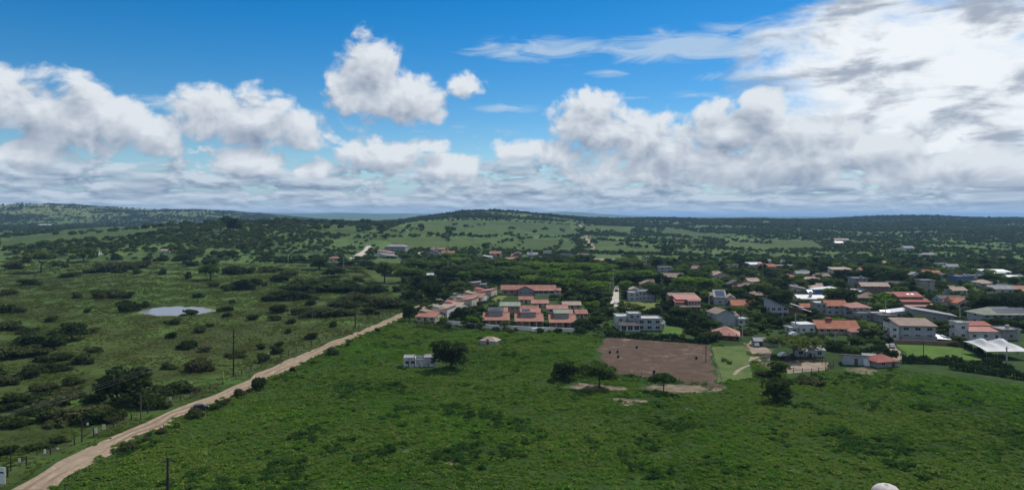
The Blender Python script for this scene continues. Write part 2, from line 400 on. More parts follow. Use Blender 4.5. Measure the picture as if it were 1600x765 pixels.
BARES = [(915,603,40,7,1.0),(955,606,40,5,.9),(1060,606,75,9,1.05),(1000,624,65,5,.75),(985,633,35,3,.7),(1120,603,16,7,.9),(1080,640,30,3,.7),(632,703,16,6,.85),(540,710,16,5,.75),(703,722,14,4,.75),(770,560,25,4,.55),
          (1345,578,42,9,.75),(1240,571,62,9,1.05),(1170,560,40,8,.75),(1185,545,24,9,1.0),(1155,535,30,4,.6),(1430,560,25,4,.45),(700,465,26,7,1.0),(660,480,20,5,.9),(680,472,30,6,1.0),(735,452,20,4,.8),(1260,562,40,6,.9),(850,530,30,3,.4),(880,700,22,3,.5),(1180,660,14,8,.6),(1165,690,10,14,.55),(1240,735,40,6,.55),(460,640,16,3,.55),(585,625,14,2.5,.55),(820,600,18,2.5,.5),(1340,612,22,3,.6),(1460,605,26,3,.5),(950,690,14,3,.5),(1000,720,20,4,.5),(700,610,16,2,.5),(1550,650,30,4,.5),(1110,628,26,3,.6),(380,700,16,4,.5),(480,395,14,2,.7),(290,392,30,2,.6)]
for q in BARES: bare_at(*q)
for nm, ar in (('west', west), ('far', farm), ('dry', dry), ('bare', bare)):
    at = gme.attributes.new(nm, 'FLOAT', 'POINT'); at.data.foreach_set('value', ar.astype(np.float32))
tag(obj('ground', gme), 'wide green ground of pastures and bushland', kind='structure')

def ribbon(name, Lp, Rp, mat, dz, sub=6, lon=4.0, wob=0.0, rut=False, label=None):
    """a sheet draped over the terrain between two edges given in metres"""
    n = max(len(Lp), len(Rp)) * 8
    def resample(P):
        P = np.array(P, float); d = np.r_[0, np.cumsum(np.hypot(*np.diff(P, axis=0).T))]; L = d[-1]
        t = np.linspace(0, L, max(4, int(L / lon))); return t / L, P, d / L
    tl = resample(Lp)[0]; tr = resample(Rp)[0]; T = tl if len(tl) > len(tr) else tr
    def ev(P):
        P = np.array(P, float); d = np.r_[0, np.cumsum(np.hypot(*np.diff(P, axis=0).T))]; d /= d[-1]
        return np.stack([np.interp(T, d, P[:, 0]), np.interp(T, d, P[:, 1])], 1)
    A, B = ev(Lp), ev(Rp); W = np.linspace(0, 1, sub + 1)
    if wob:
        k = wob * sines(A[:, 0], A[:, 1], 14, 21)[:, None]; k2 = wob * sines(B[:, 0], B[:, 1], 11, 22)[:, None]
        dr = (B - A) / np.maximum(np.hypot(*(B - A).T)[:, None], .1); A = A + dr * k; B = B + dr * k2
    X = A[:, None, 0] * (1 - W) + B[:, None, 0] * W; Y = A[:, None, 1] * (1 - W) + B[:, None, 1] * W
    Z = terr(X, Y) + dz
    idx = np.arange(X.size).reshape(X.shape)
    F = np.stack([idx[:-1, :-1], idx[:-1, 1:], idx[1:, 1:], idx[1:, :-1]], -1).reshape(-1, 4).tolist()
    me = mesh(name, np.stack([X.ravel(), Y.ravel(), Z.ravel()], 1), F, mat, True)
    if me.polygons[0].normal.z < 0: me.flip_normals()
    if rut:
        r = np.exp(-((W - .3) / .09) ** 2) + np.exp(-((W - .68) / .09) ** 2) + 1.3 * np.exp(-((W) / .05) ** 2)
        at = me.attributes.new('rut', 'FLOAT', 'POINT'); at.data.foreach_set('value', np.tile(r, len(T)).astype(np.float32))
    return tag(obj(name, me), label, kind='structure')
ROADM = dirt_mat('dirt_road', (.185, .140, .098), (.28, .218, .160), (.35, .285, .215), True, .52)
ribbon('dirt_road', RL, RR, ROADM, .06, 14, 2.0, .75, True)
PLOTM = dirt_mat('ploughed_soil', (.056, .038, .028), (.092, .064, .047), (.155, .118, .088), None, .53)
ribbon('ploughed_plot', [G(949,526), G(928,556), G(960,583)], [G(1107,537), G(1116,566), G(1132,607)], PLOTM, .05, 30, 3.0, 1.6)
PAVE = dirt_mat('paved_street', (.30, .275, .235), (.42, .385, .335), (.45, .42, .37))
ribbon('paved_street', [G(952,479), G(957,463), G(961,447)], [G(968,479), G(967,463), G(967,447)], PAVE, .08, 4, 4.0)
TRACK = dirt_mat('dirt_track', (.17, .14, .105), (.26, .215, .165), (.31, .265, .21))
def path(name, pix, w, mat=TRACK, dz=.07, wob=.3):
    P = [np.array(G(*p)) for p in pix]; Lp, Rp = [], []
    for i, p in enumerate(P):
        d = P[min(i + 1, len(P) - 1)] - P[max(i - 1, 0)]; d = d / max(np.hypot(*d), .01); nrm = np.array([-d[1], d[0]]) * w / 2
        Lp.append(tuple(p + nrm)); Rp.append(tuple(p - nrm))
    return ribbon(name, Lp, Rp, mat, dz, 4, 5.0, wob)
path('dirt_road', [(629,492),(652,481),(680,472),(702,462),(728,453),(752,447)], 7)
path('footpath', [(1145,585),(1155,577),(1172,570),(1188,566),(1205,566)], 1.2)
path('dirt_track', [(1185,565),(1190,552),(1180,540),(1188,532)], 7)
path('dirt_track', [(1405,562),(1398,548),(1388,536)], 3)
path('hillside_road', [(552,404),(572,392),(579,384)], 9, PAVE)
path('hillside_road', [(648,403),(655,396),(662,392)], 8, PAVE)
path('valley_track', [(927,391),(925,384),(921,378),(917,373),(921,369)], 7)
path('valley_track', [(908,371),(916,369),(921,366),(917,362)], 6)
path('hill_track', [(908,358),(906,351),(905,347)], 7)
# lawns and pasture fields
def field_mat(name, a, b, sc=.02):
    m, nt, out = new_mat(name); p = wpos(nt); n = noise(nt, p, sc, 5, .6); n2 = noise(nt, p, .5, 4, .65); n3 = noise(nt, p, sc * 5, 3, .6)
    pr(nt, out, mixc(nt, sstep(n * .45 + n2 * .25 + n3 * .3, .36, .62), a, b), .95, .05, 0, n2, .5, .2); return m
LAWN = field_mat('lawn', (.045, .085, .014), (.075, .130, .024), .08); LAWN2 = field_mat('pale_lawn', (.085, .105, .034), (.12, .14, .045), .08)
FLD = field_mat('pasture_field', (.030, .052, .016), (.056, .085, .025)); FLD2 = field_mat('bright_pasture', (.036, .062, .018), (.066, .098, .028)); FLD3 = field_mat('dark_field', (.035, .062, .024), (.062, .098, .036))
SCRUB = field_mat('mown_grass', (.050, .080, .024), (.085, .120, .038), .05)
def quad(name, c, mat, dz=.06, sub=16, lon=4.0, wob=.4): return ribbon(name, [G(*c[0]), G(*c[3])], [G(*c[1]), G(*c[2])], mat, dz, sub, lon, wob)
quad('lawn', [(1036,522),(1072,522),(1060,511),(1036,509)], LAWN)
quad('lawn', [(972,484),(1036,486),(1030,470),(974,468)], LAWN2)
quad('lawn', [(1425,560),(1540,563),(1498,541),(1397,536)], LAWN)
quad('lawn', [(906,487),(926,497),(931,488),(910,480)], LAWN)
quad('mown_grass', [(1122,597),(1178,590),(1165,540),(1112,541)], SCRUB)
quad('lawn', [(752,472),(782,470),(792,462),(775,462)], LAWN2)
quad('corral_yard', [(1228,584),(1288,578),(1296,566),(1222,566)], TRACK, .09)
for c, m_ in ([(0,386),(190,370),(285,354),(215,353)], FLD2), ([(0,386),(0,377),(215,353),(180,356)], FLD), ([(640,392),(740,384),(730,371),(590,369)], FLD2), ([(735,389),(832,391),(812,372),(757,370)], FLD2), \
    ([(812,390),(905,392),(880,374),(812,373)], FLD), ([(640,366),(830,367),(800,352),(650,347)], FLD2), ([(680,352),(905,366),(890,352),(700,346)], FLD), ([(915,363),(985,363),(998,354),(915,353)], FLD2), ([(930,392),(1025,394),(1010,378),(935,376)], FLD2), \
    ([(1030,366),(1110,372),(1160,366),(1040,356)], FLD), ([(1130,386),(1200,392),(1220,382),(1140,378)], FLD2), ([(1205,392),(1290,388),(1270,376),(1205,376)], FLD), ([(500,368),(560,366),(555,353),(500,354)], FLD), ([(560,372),(600,374),(640,362),(590,358)], FLD), \
    ([(895,351),(910,351),(908,346),(900,346)], FLD2), ([(1580,392),(1600,395),(1600,380),(1590,380)], FLD), ([(840,366),(905,369),(905,360),(845,357)], FLD3):
    quad('pasture', c, m_, .35, 24, 18.0, 3.0)
# pond
cxp, cyp, zp = POND
m, nt, out = new_mat('pond_water'); nz = noise(nt, wpos(nt), 1.2, 3, .5); pr(nt, out, (.17, .165, .175), .22, .28, 0, nz, .08, .02)
EDGE = [G(218,487), G(240,481), G(275,479), G(310,480), G(336,485), G(318,490), G(285,493), G(250,493), G(222,490)]
tt = np.linspace(0, 1, 80); cl = np.array(EDGE + [EDGE[0]]); dd = np.linspace(0, 1, len(cl))
pe = np.stack([np.interp(tt, dd, cl[:, 0]), np.interp(tt, dd, cl[:, 1])], 1)[:-1]
for _ in range(3): pe = (np.roll(pe, 1, 0) + 2 * pe + np.roll(pe, -1, 0)) / 4
pe += .8 * np.stack([sines(pe[:, 0], pe[:, 1], 7, 31), sines(pe[:, 0], pe[:, 1], 6, 32)], 1)
cen = pe.mean(0); MUD = dirt_mat('pond_mud', (.12, .10, .075), (.2, .17, .13), (.24, .2, .15))
V = [(cen[0], cen[1], zp + .05)] + [(*(cen + (p - cen) * 1.07), zp + .05) for p in pe]; n = len(pe)
tag(obj('pond_bank', mesh('pond_bank', V, [(0, i + 1, (i + 1) % n + 1) for i in range(n)], MUD)), kind='structure')
V = [(cen[0], cen[1], zp + .09)] + [(*p, zp + .09) for p in pe]
tag(obj('pond', mesh('pond', V, [(0, i + 1, (i + 1) % n + 1) for i in range(n)], m)), 'shallow grey pond in the left pasture', kind='structure')

# ================================================================== foliage prototypes
def leaf_mesh(name, lobes, n, size, seed, mat, low=-.45, spread=.75, stretch=1.5):
    """n small leaf sprays spread through the outer shell of a set of lobes (cx,cy,cz,rx,ry,rz)"""
    r = np.random.default_rng(seed); L = np.array(lobes, float)
    wgt = (L[:, 3] * L[:, 4] + L[:, 3] * L[:, 5]) ; wgt /= wgt.sum()
    k = r.choice(len(L), n, p=wgt)
    z = r.uniform(low, 1, n); t = r.uniform(0, 2 * np.pi, n); rr = np.sqrt(1 - z * z)
    d = np.stack([rr * np.cos(t), rr * np.sin(t), z], 1)
    rad = r.uniform(.62, 1.06, n)[:, None]
    P = L[k, :3] + d * L[k, 3:] * rad
    P[:, 2] = np.maximum(P[:, 2], .05)
    N = d + spread * r.normal(size=(n, 3)); N /= np.linalg.norm(N, axis=1)[:, None]
    A = np.cross(N, r.normal(size=(n, 3))); A /= np.linalg.norm(A, axis=1)[:, None] + 1e-9
    B = np.cross(N, A)
    s = size * r.uniform(.55, 1.45, n)[:, None]
    a, b = A * s * stretch * .5, B * s * .5
    V = np.stack([P - a, P - b * .9 + N * s * .10, P + a, P + b * .9 + N * s * .10], 1).reshape(-1, 3)
    F = np.arange(n * 4).reshape(n, 4).tolist()
    me = mesh(name, V, F, mat)
    at = me.attributes.new('tone', 'FLOAT', 'FACE'); at.data.foreach_set('value', r.uniform(0, 1, n).astype(np.float32))
    return me
def trunk_mesh(name, h, r0, spread, seed, limbs=5, lean=.0):
    r = random.Random(seed); mb = MB()
    top = (lean * h, r.uniform(-.05, .05) * h, h * .62)
    mb.tube([(0, 0, -.3), (lean * h * .3, 0, h * .25), top], [r0 * 1.25, r0, r0 * .75], 7)
    for i in range(limbs):
        a = i * 6.283 / limbs + r.uniform(-.4, .4); e = r.uniform(.55, 1.0) * spread
        st = Vector(top) * r.uniform(.6, 1.0)
        mid = st + Vector((math.cos(a) * e * .45, math.sin(a) * e * .45, h * .16)); en = st + Vector((math.cos(a) * e, math.sin(a) * e, h * r.uniform(.2, .34)))
        mb.tube([st, mid, en], [r0 * .5, r0 * .34, r0 * .12], 5)
    return mb.mesh(name, BARK, True)
def lobes_round(seed, w, h, base, k):
    """lobes filling an uneven crown w wide and h tall that starts at height base"""
    r = random.Random(seed); out = [(0, 0, base + h * .45, w * .33, w * .33, h * .42)]
    for i in range(k):
        a = i * 2.4 + r.uniform(-.5, .5); q = r.uniform(.18, .36) * w; zz = base + h * r.uniform(.22, .80)
        s = r.uniform(.15, .25) * w
        out.append((math.cos(a) * q, math.sin(a) * q, zz, s * r.uniform(.9, 1.3), s * r.uniform(.9, 1.3), s * r.uniform(.6, .95) * min(1, h / w * 1.2)))
    return out
def lobes_flat(seed, w, h, base, k):
    r = random.Random(seed); out = []
    for i in range(k):
        a = i * 2.4 + r.uniform(-.5, .5); q = (i / k) ** .5 * .40 * w
        s = r.uniform(.13, .22) * w
        out.append((math.cos(a) * q, math.sin(a) * q, base + h * (.62 - .5 * (q / (.4 * w)) ** 2 * r.uniform(.3, 1)), s, s, h * r.uniform(.22, .38)))
    return out
# every prototype is drawn in metres at unit scale: (crown mesh, trunk mesh, width, height)
PROTO = {}
def proto(kind, i, crown, trunk, w, h): PROTO.setdefault(kind, []).append((crown, trunk, w, h))
for i in range(6):
    proto('bush', i, leaf_mesh('bush_leaves', lobes_round(100 + i, 5.2, 2.5, -.5, 8), 620, .50, 200 + i, L_BUSH, -.2), trunk_mesh('stem', 1.5, .10, 1.4, 10 + i, 5), 5.0, 2.3)
for i in range(6):
    proto('round', i, leaf_mesh('crown', lobes_round(120 + i, 7.2, 5.4, 1.7, 11), 1150, .62, 220 + i, L_TREE), trunk_mesh('trunk', 4.4, .22, 2.2, 30 + i), 7.0, 7.0)
for i in range(5):
    proto('bright', i, leaf_mesh('crown', lobes_round(140 + i, 8.8, 5.0, 1.8, 12), 1250, .66, 240 + i, L_BRIGHT), trunk_mesh('trunk', 4.4, .24, 2.8, 50 + i), 8.6, 6.8)
for i in range(5):
    proto('flat', i, leaf_mesh('crown', lobes_flat(160 + i, 10.0, 3.6, 2.6, 16), 1300, .60, 260 + i, L_TREE, -.3), trunk_mesh('trunk', 4.6, .22, 3.6, 70 + i, 7), 10.0, 6.2)
for i in range(4):
    proto('dark', i, leaf_mesh('crown', lobes_round(180 + i, 8.0, 6.6, .6, 13), 1500, .60, 280 + i, L_DARK), trunk_mesh('trunk', 4.6, .28, 2.6, 90 + i), 8.0, 7.4)
def palm_mesh(seed, h):
    r = random.Random(seed); V, F = [], []
    for i in range(16):
        a = i * 6.283 / 16 + r.uniform(-.15, .15); up = r.uniform(.1, 1.1); L = r.uniform(2.0, 2.7)
        d = Vector((math.cos(a), math.sin(a), 0)); sd = Vector((-math.sin(a), math.cos(a), 0)); p = Vector((0, 0, h)); pts = []
        for j in range(6):
            pts.append(p.copy()); ang_ = up - j * .42; p = p + (d * math.cos(ang_) + Vector((0, 0, math.sin(ang_)))) * L / 5
        for j in range(5):
            w0 = .38 * math.sin(math.pi * (j + .4) / 6.2); w1 = .38 * math.sin(math.pi * (j + 1.4) / 6.2)
            for sg in (-1, 1):
                b = len(V); dr = Vector((0, 0, -.6))
                V += [pts[j], pts[j + 1], pts[j + 1] + (sd * sg + dr) * w1, pts[j] + (sd * sg + dr) * w0]; F.append((b, b + 1, b + 2, b + 3))
    me = mesh('fronds', V, F, L_PALM); at = me.attributes.new('tone', 'FLOAT', 'FACE'); at.data.foreach_set('value', RNG.uniform(0, 1, len(F)).astype(np.float32))
    return me
for i in range(3):
    h = 6.5; proto('palm', i, palm_mesh(300 + i, h), MB().tube([(0, 0, -.3), (.15, .1, h * .4), (.25, 0, h * .8), (0, 0, h)], [.2, .15, .13, .12], 7).mesh('trunk', BARK, True), 4.6, 7.6)

# ------------------------------------------------------------------ scattered stuff (instanced over points)
def scatter(name, pts, sc, protos, label, cat=None, flat=None):
    coll = bpy.data.collections.new(name + '_kinds')
    for i, me in enumerate(protos):
        o = bpy.data.objects.new(f'{name}_kind', me); coll.objects.link(o)
    me = bpy.data.meshes.new(name); n = len(pts); me.vertices.add(n); me.vertices.foreach_set('co', np.asarray(pts, np.float32).ravel())
    for nm, ty, ar in (('sc', 'FLOAT', sc), ('rz', 'FLOAT', RNG.uniform(0, 6.283, n)), ('fl', 'FLOAT', RNG.uniform(.75, 1.25, n) if flat is None else flat)):
        at = me.attributes.new(nm, ty, 'POINT'); at.data.foreach_set('value', np.asarray(ar, np.float32))
    at = me.attributes.new('pi', 'INT', 'POINT'); at.data.foreach_set('value', RNG.integers(0, len(protos), n).astype(np.int32))
    for m_ in protos[0].materials: me.materials.append(m_)
    g = bpy.data.node_groups.new(name, 'GeometryNodeTree')
    g.interface.new_socket('Geometry', in_out='INPUT', socket_type='NodeSocketGeometry'); g.interface.new_socket('Geometry', in_out='OUTPUT', socket_type='NodeSocketGeometry')
    N = g.nodes.new; gi, go, ip, ci = N('NodeGroupInput'), N('NodeGroupOutput'), N('GeometryNodeInstanceOnPoints'), N('GeometryNodeCollectionInfo')
    ci.inputs['Collection'].default_value = coll; ci.inputs['Separate Children'].default_value = True; ci.inputs['Reset Children'].default_value = True
    ip.inputs['Pick Instance'].default_value = True
    def na(nm, ty):
        k = N('GeometryNodeInputNamedAttribute'); k.data_type = ty; k.inputs[0].default_value = nm; return k.outputs['Attribute']
    c1, c2 = N('ShaderNodeCombineXYZ'), N('ShaderNodeCombineXYZ'); mm = N('ShaderNodeMath'); mm.operation = 'MULTIPLY'
    s_, f_ = na('sc', 'FLOAT'), na('fl', 'FLOAT'); lk = g.links.new
    lk(na('rz', 'FLOAT'), c1.inputs[2]); lk(s_, c2.inputs[0]); lk(s_, c2.inputs[1]); lk(s_, mm.inputs[0]); lk(f_, mm.inputs[1]); lk(mm.outputs[0], c2.inputs[2])
    lk(gi.outputs[0], ip.inputs['Points']); lk(ci.outputs[0], ip.inputs['Instance']); lk(na('pi', 'INT'), ip.inputs['Instance Index'])
    lk(c1.outputs[0], ip.inputs['Rotation']); lk(c2.outputs[0], ip.inputs['Scale']); lk(ip.outputs[0], go.inputs[0])
    o = obj(name, me); md = o.modifiers.new('scatter', 'NODES'); md.node_group = g
    return tag(o, label, cat, kind='stuff')
def inpoly(x, y, P):
    x = np.asarray(x); y = np.asarray(y); c = np.zeros(x.shape, bool); n = len(P)
    for i in range(n):
        x0, y0 = P[i]; x1, y1 = P[(i + 1) % n]
        k = ((y0 > y) != (y1 > y)) & (x < (x1 - x0) * (y - y0) / (y1 - y0 + 1e-12) + x0); c ^= k
    return c
def GP(*pix): return [G(*p) for p in pix]
PLOT = GP((944,524),(1112,535),(1134,603),(960,584),(924,557))
POND_P = [tuple(cen + (p - cen) * 1.12) for p in pe]
VILLAGE = GP((640,512),(700,517),(905,520),(950,526),(1112,536),(1190,556),(1235,590),(1300,580),(1410,578),(1600,605)) + [(420, 330), (520, 700), (-160, 700), (-70, 420)]
KEEP = []                                   # footprints kept clear of vegetation: (x, y, radius)
def road_x(ys): return interp_poly(RL, ys), interp_poly(RR, ys)
def fan(n, y0, y1, marg=.80, p=1.0):
    """random points, even per square metre (thinning with distance for p<1), over the ground the camera looks at"""
    u = RNG.uniform(0, 1, n); e = 1 + p; y = (y0 ** e + u * (y1 ** e - y0 ** e)) ** (1 / e); x = RNG.uniform(-1, 1, n) * (marg * y + 20); return x, y
def weeds():
    bowl = [leaf_mesh('weed', lobes_round(400 + i, 1.7, .70, -.15, 6), 80, .235, 420 + i, L_WEED, -.1) for i in range(6)]
    x, y = fan(170000, 108, 372, p=.6); l, r = road_x(y)
    h = sines(x, y, 9, 41) * .5 + sines(x, y, 26, 42) * .6 + sines(x, y, 3.4, 43) * .35
    b = np.zeros(len(x))
    for px, py, wx, wy, k in BARES:
        gx_, gy_ = G(px, py); s = gy_ / FPX; b = np.maximum(b, k * np.exp(-(((x - gx_) / (wx * s)) ** 2 + ((y - gy_) / (wy * s * gy_ / CZ)) ** 2)))
    ok = (x > r - .1 + .55 * sines(x, y, 5, 44)) & ~inpoly(x, y, PLOT) & ~inpoly(x, y, VILLAGE) & (b + RNG.normal(0, .12, len(x)) < .42) 
    ok &= ~inpoly(x, y, GP((1122,597),(1178,590),(1165,540),(1112,541)))
    for cx, cy, cr in KEEP: ok &= np.hypot(x - cx, y - cy) > cr
    x, y, h = x[ok], y[ok], h[ok]; s = np.clip(.50 + .20 * h + RNG.gamma(.9, .17, len(x)), .30, 1.8) * (1 + .25 * np.clip((y - 200) / 160, 0, 1))
    scatter('field_weeds', np.stack([x, y, terr(x, y) - .05], 1), s, bowl, 'knee-high green weeds covering the whole near field', 'weeds')
    # taller dark weed thickets
    dk = [leaf_mesh('thicket', lobes_round(440 + i, 2.2, 1.05, -.2, 6), 130, .28, 460 + i, L_WEEDD, -.1) for i in range(5)]
    x, y = fan(42000, 108, 372, p=.6); l, r = road_x(y)
    q = sines(x, y, 30, 51) * .7 + sines(x, y, 12, 52) * .55 + sines(x, y, 75, 53) * .5
    for px, py, rx_, ry_ in [(690,668,75,12),(770,672,45,9),(1230,700,60,14),(1090,665,40,9),(640,640,60,8),(1290,655,70,10),(1460,640,60,8),(90,745,40,10),(450,720,70,12),(1160,720,60,12),(1340,700,40,20),(1040,740,60,12),(1420,600,70,8)]:
        gx_, gy_ = G(px, py); s = gy_ / FPX; q = q + 1.5 * np.exp(-(((x - gx_) / (rx_ * s)) ** 2 + ((y - gy_) / (ry_ * s * gy_ / CZ)) ** 2))
    ok = (x > r + 1.5) & ~inpoly(x, y, PLOT) & ~inpoly(x, y, VILLAGE) & (q + RNG.normal(0, .35, len(x)) > 1.3)
    for px, py, wx, wy, k in BARES:
        gx_, gy_ = G(px, py); s = gy_ / FPX; ok &= (k * np.exp(-(((x - gx_) / (wx * s)) ** 2 + ((y - gy_) / (wy * s * gy_ / CZ)) ** 2)) < .35)
    for cx, cy, cr in KEEP: ok &= np.hypot(x - cx, y - cy) > cr
    x, y = x[ok], y[ok]
    scatter('weed_thickets', np.stack([x, y, terr(x, y) - .05], 1), RNG.uniform(.45, 1.25, len(x)), dk, 'patches of taller dark weeds in the near field', 'weeds')
    # left pasture: short tufts
    tf = [leaf_mesh('tuft', lobes_round(480 + i, 1.6, .55, -.15, 5), 40, .30, 500 + i, L_TUFT, -.1) for i in range(5)]
    x, y = fan(150000, 115, 640, p=.35); l, r = road_x(np.minimum(y, RL[-1][1] + 1))
    q = sines(x, y, 22, 61) * .6 + sines(x, y, 7, 62) * .5
    ok = (x < l + .1 + .4 * sines(x, y, 6, 63)) & ~inpoly(x, y, POND_P) & (q > -1.0) & ~inpoly(x, y, VILLAGE)
    x, y, q = x[ok], y[ok], q[ok]; s = np.clip(.5 + .22 * q + RNG.normal(0, .1, len(x)), .2, 1.1) * (1 + np.clip((y - 200) / 300, 0, 1) * .6)
    scatter('pasture_tufts', np.stack([x, y, terr(x, y) - .04], 1), s, tf, 'olive grass tufts covering the left pasture', 'grass')
def undergrowth():
    kinds = [leaf_mesh('shrub', lobes_round(560 + i, 2.6, 1.7, -.3, 6), 110, .45, 580 + i, L_TREE, -.1) for i in range(6)]
    x, y = fan(44000, 290, 760, .82, .7)
    ok = (inpoly(x, y, VILLAGE) | (y > 540)) & (x > -.16 * y) & (sines(x, y, 16, 91) + .6 * sines(x, y, 6, 92) > -1.15)
    for P in NOGO: ok &= ~inpoly(x, y, P)
    for fx, fy, a, b_, y0 in FOOT: ok &= ~((np.abs(x - fx) < a + .6) & (np.abs(y - fy) < b_ + 1.2))
    x, y = x[ok], y[ok]
    scatter('garden_undergrowth', np.stack([x, y, terr(x, y) - .1], 1), RNG.uniform(.45, 1.25, len(x)) * np.clip(y / 420, .9, 1.35), kinds, 'dense garden shrubs filling the ground between the houses', 'shrubs')
def blocked_far(x, y):
    """open pastures and lanes stay free of trees"""
    bad = np.zeros(len(x), bool)
    for P in OPEN: bad |= inpoly(x, y, P)
    return bad
OPEN = [GP(*c) for c in ([(0,387),(195,371),(290,354),(215,352),(0,376)], [(590,396),(740,388),(832,393),(905,394),(888,372),(905,366),(800,351),(650,346),(590,368)], [(830,367),(905,367),(905,349),(700,345)], [(915,364),(985,364),(998,354),(912,353)],
        [(930,394),(1030,395),(1010,377),(917,374)], [(1030,366),(1110,372),(1160,366),(1040,356)], [(1130,387),(1200,393),(1220,382),(1140,377)], [(1205,392),(1290,388),(1270,376),(1205,375)], [(500,369),(560,367),(555,353),(500,353)], [(893,358),(912,358),(909,345),(899,345)], [(545,406),(560,406),(584,383),(574,383)])]
def woodland():
    kinds = [leaf_mesh('far_tree', lobes_round(600 + i, 7.5, 5.2, .2, 8), 190, 1.25, 620 + i, L_FAR, -.1) for i in range(6)]
    P, Sx = [], []
    def put(x, y, s): P.append(np.stack([x, y, terr(x, y) - .2], 1)); Sx.append(s)
    # bushland on the slopes and hills
    x, y = fan(150000, 640, 4300, .86, .45)
    q = sines(x, y, 160, 71) * .6 + sines(x, y, 480, 72) * .7 + sines(x, y, 60, 73) * .35
    dry_ = np.exp(-.5 * ((x + 2500) / 650) ** 2 - .5 * ((y - 3350) / 500) ** 2)
    thr = np.where(x > .18 * y, -.45, .05) + dry_ * 1.1
    ok = ((q > thr) | (RNG.uniform(0, 1, len(x)) < .10)) & ~blocked_far(x, y) & ~inpoly(x, y, FOREST) & ~((y < 720) & (x > -140)) 
    x, y = x[ok], y[ok]; put(x, y, RNG.uniform(.45, 1.05, len(x)) * np.clip(y / 1500, .8, 1.4))
    # wood on the knoll to the left
    x, y = fan(30000, 560, 1700, .75, 1.0); q = sines(x, y, 70, 75) * .7 + sines(x, y, 25, 76) * .4
    ok = inpoly(x, y, FOREST) & (q > -.75) & ~blocked_far(x, y); x, y, q = x[ok], y[ok], q[ok]; put(x, y, np.clip(.75 + .2 * q + RNG.normal(0, .15, len(x)), .4, 1.4))
    # hedgerows and lone trees in the fields
    for a, b_, n in (((560,372),(830,368),60),((735,391),(812,372),14),((812,373),(905,369),50),((905,394),(905,346),60),((640,393),(930,396),130),((930,396),(1200,402),160),((640,347),(900,352),80),((915,353),(1000,354),40),((812,372),(812,390),14),((930,376),(1012,377),50),((680,366),(760,371),30),((870,392),(880,374),14),((735,371),(760,371),10)):
        xa, ya = G(*a); xb, yb = G(*b_); t = RNG.uniform(0, 1, n); x = xa + (xb - xa) * t + RNG.normal(0, 4, n); y = ya + (yb - ya) * t + RNG.normal(0, 5, n); put(x, y, RNG.uniform(.35, 1.0, n))
    for px, py in [(755,352),(705,352),(690,372),(700,373),(730,355),(620,364),(605,372),(800,358),(850,359),(880,362),(940,361),(958,362),(975,384),(1000,388),(990,386),(755,390),(780,391),(857,391),(875,392),(960,383)]:
        x, y = G(px, py); k = 3; put(x + RNG.normal(0, 5, k), y + RNG.normal(0, 9, k), RNG.uniform(.6, 1.3, k))
    # crest of trees on the hill tops
    for cx, cy, w, n in ((-95, 2320, 260, 420), (1640, 3060, 160, 120), (1000, 2960, 1500, 700), (-430, 1200, 190, 200)):
        x = cx + RNG.normal(0, w, n); y = cy + RNG.normal(0, 70, n); put(x, y, RNG.uniform(.7, 1.7, n))
    P, Sx = np.vstack(P), np.concatenate(Sx); ok = np.ones(len(P), bool)
    for fx, fy, a, b_, y0 in FOOT:                       # no wild trees inside the far houses or straight in front of them
        if y0 < 560: continue
        ok &= ~((np.abs(P[:, 0] - fx) < a) & (np.abs(P[:, 1] - fy) < b_ + 1))
        zb_ = float(terr(fx, y0)); row = (CZ - zb_) / y0 * FPX; top = (CZ - P[:, 2] - 5.2 * Sx) / P[:, 1] * FPX
        ok &= ~((P[:, 1] < y0) & (np.abs(P[:, 0] / P[:, 1] - fx / fy) < a / fy + 1.5 / FPX) & (row - top > 3.0))
    scatter('distant_woodland', P[ok], Sx[ok], kinds, 'far-off bushland and woods covering the hills', 'woodland')
FOREST = GP((0,398),(0,386),(120,378),(200,368),(285,355),(330,352)) + [(-560, 1260), (-330, 1330), (-230, 1150)] + GP((530,372),(520,384),(430,388),(420,396),(545,404),(540,412),(440,412),(430,404),(330,404),(280,396),(190,392),(120,400))

# ================================================================== buildings
MARKS = []                                   # (short name, x, y) used to say where trees and cars stand
_wc = {}
def win_mesh(w, h, fm):
    k = (round(w, 1), round(h, 1), fm.name)
    if k not in _wc:
        a, b = w / 2, h / 2; mb = MB(); t = .11
        mb.box(-a, a, -.07, .05, -b, -b + t); mb.box(-a, a, -.07, .05, b - t, b); mb.box(-a, -a + t, -.068, .05, -b + t, b - t); mb.box(a - t, a, -.068, .05, -b + t, b - t)
        if w > 1.0: mb.box(-.04, .04, -.06, .05, -b + t, b - t)
        _wc[k] = (mb.mesh('window', fm), MB().box(-a + .05, a - .05, -.03, .03, -b + .05, b - .05).mesh('pane', GLASS))
    return _wc[k]
_dm = {}
def door_mesh(w, h):
    k = (w, h)
    if k not in _dm: _dm[k] = (MB().box(-w / 2, w / 2, -.06, .05, 0, h).mesh('door', DOORM), MB().box(w / 2 - .16, w / 2 - .10, -.12, -.05, h * .45, h * .55).mesh('handle', STEEL))
    return _dm[k]
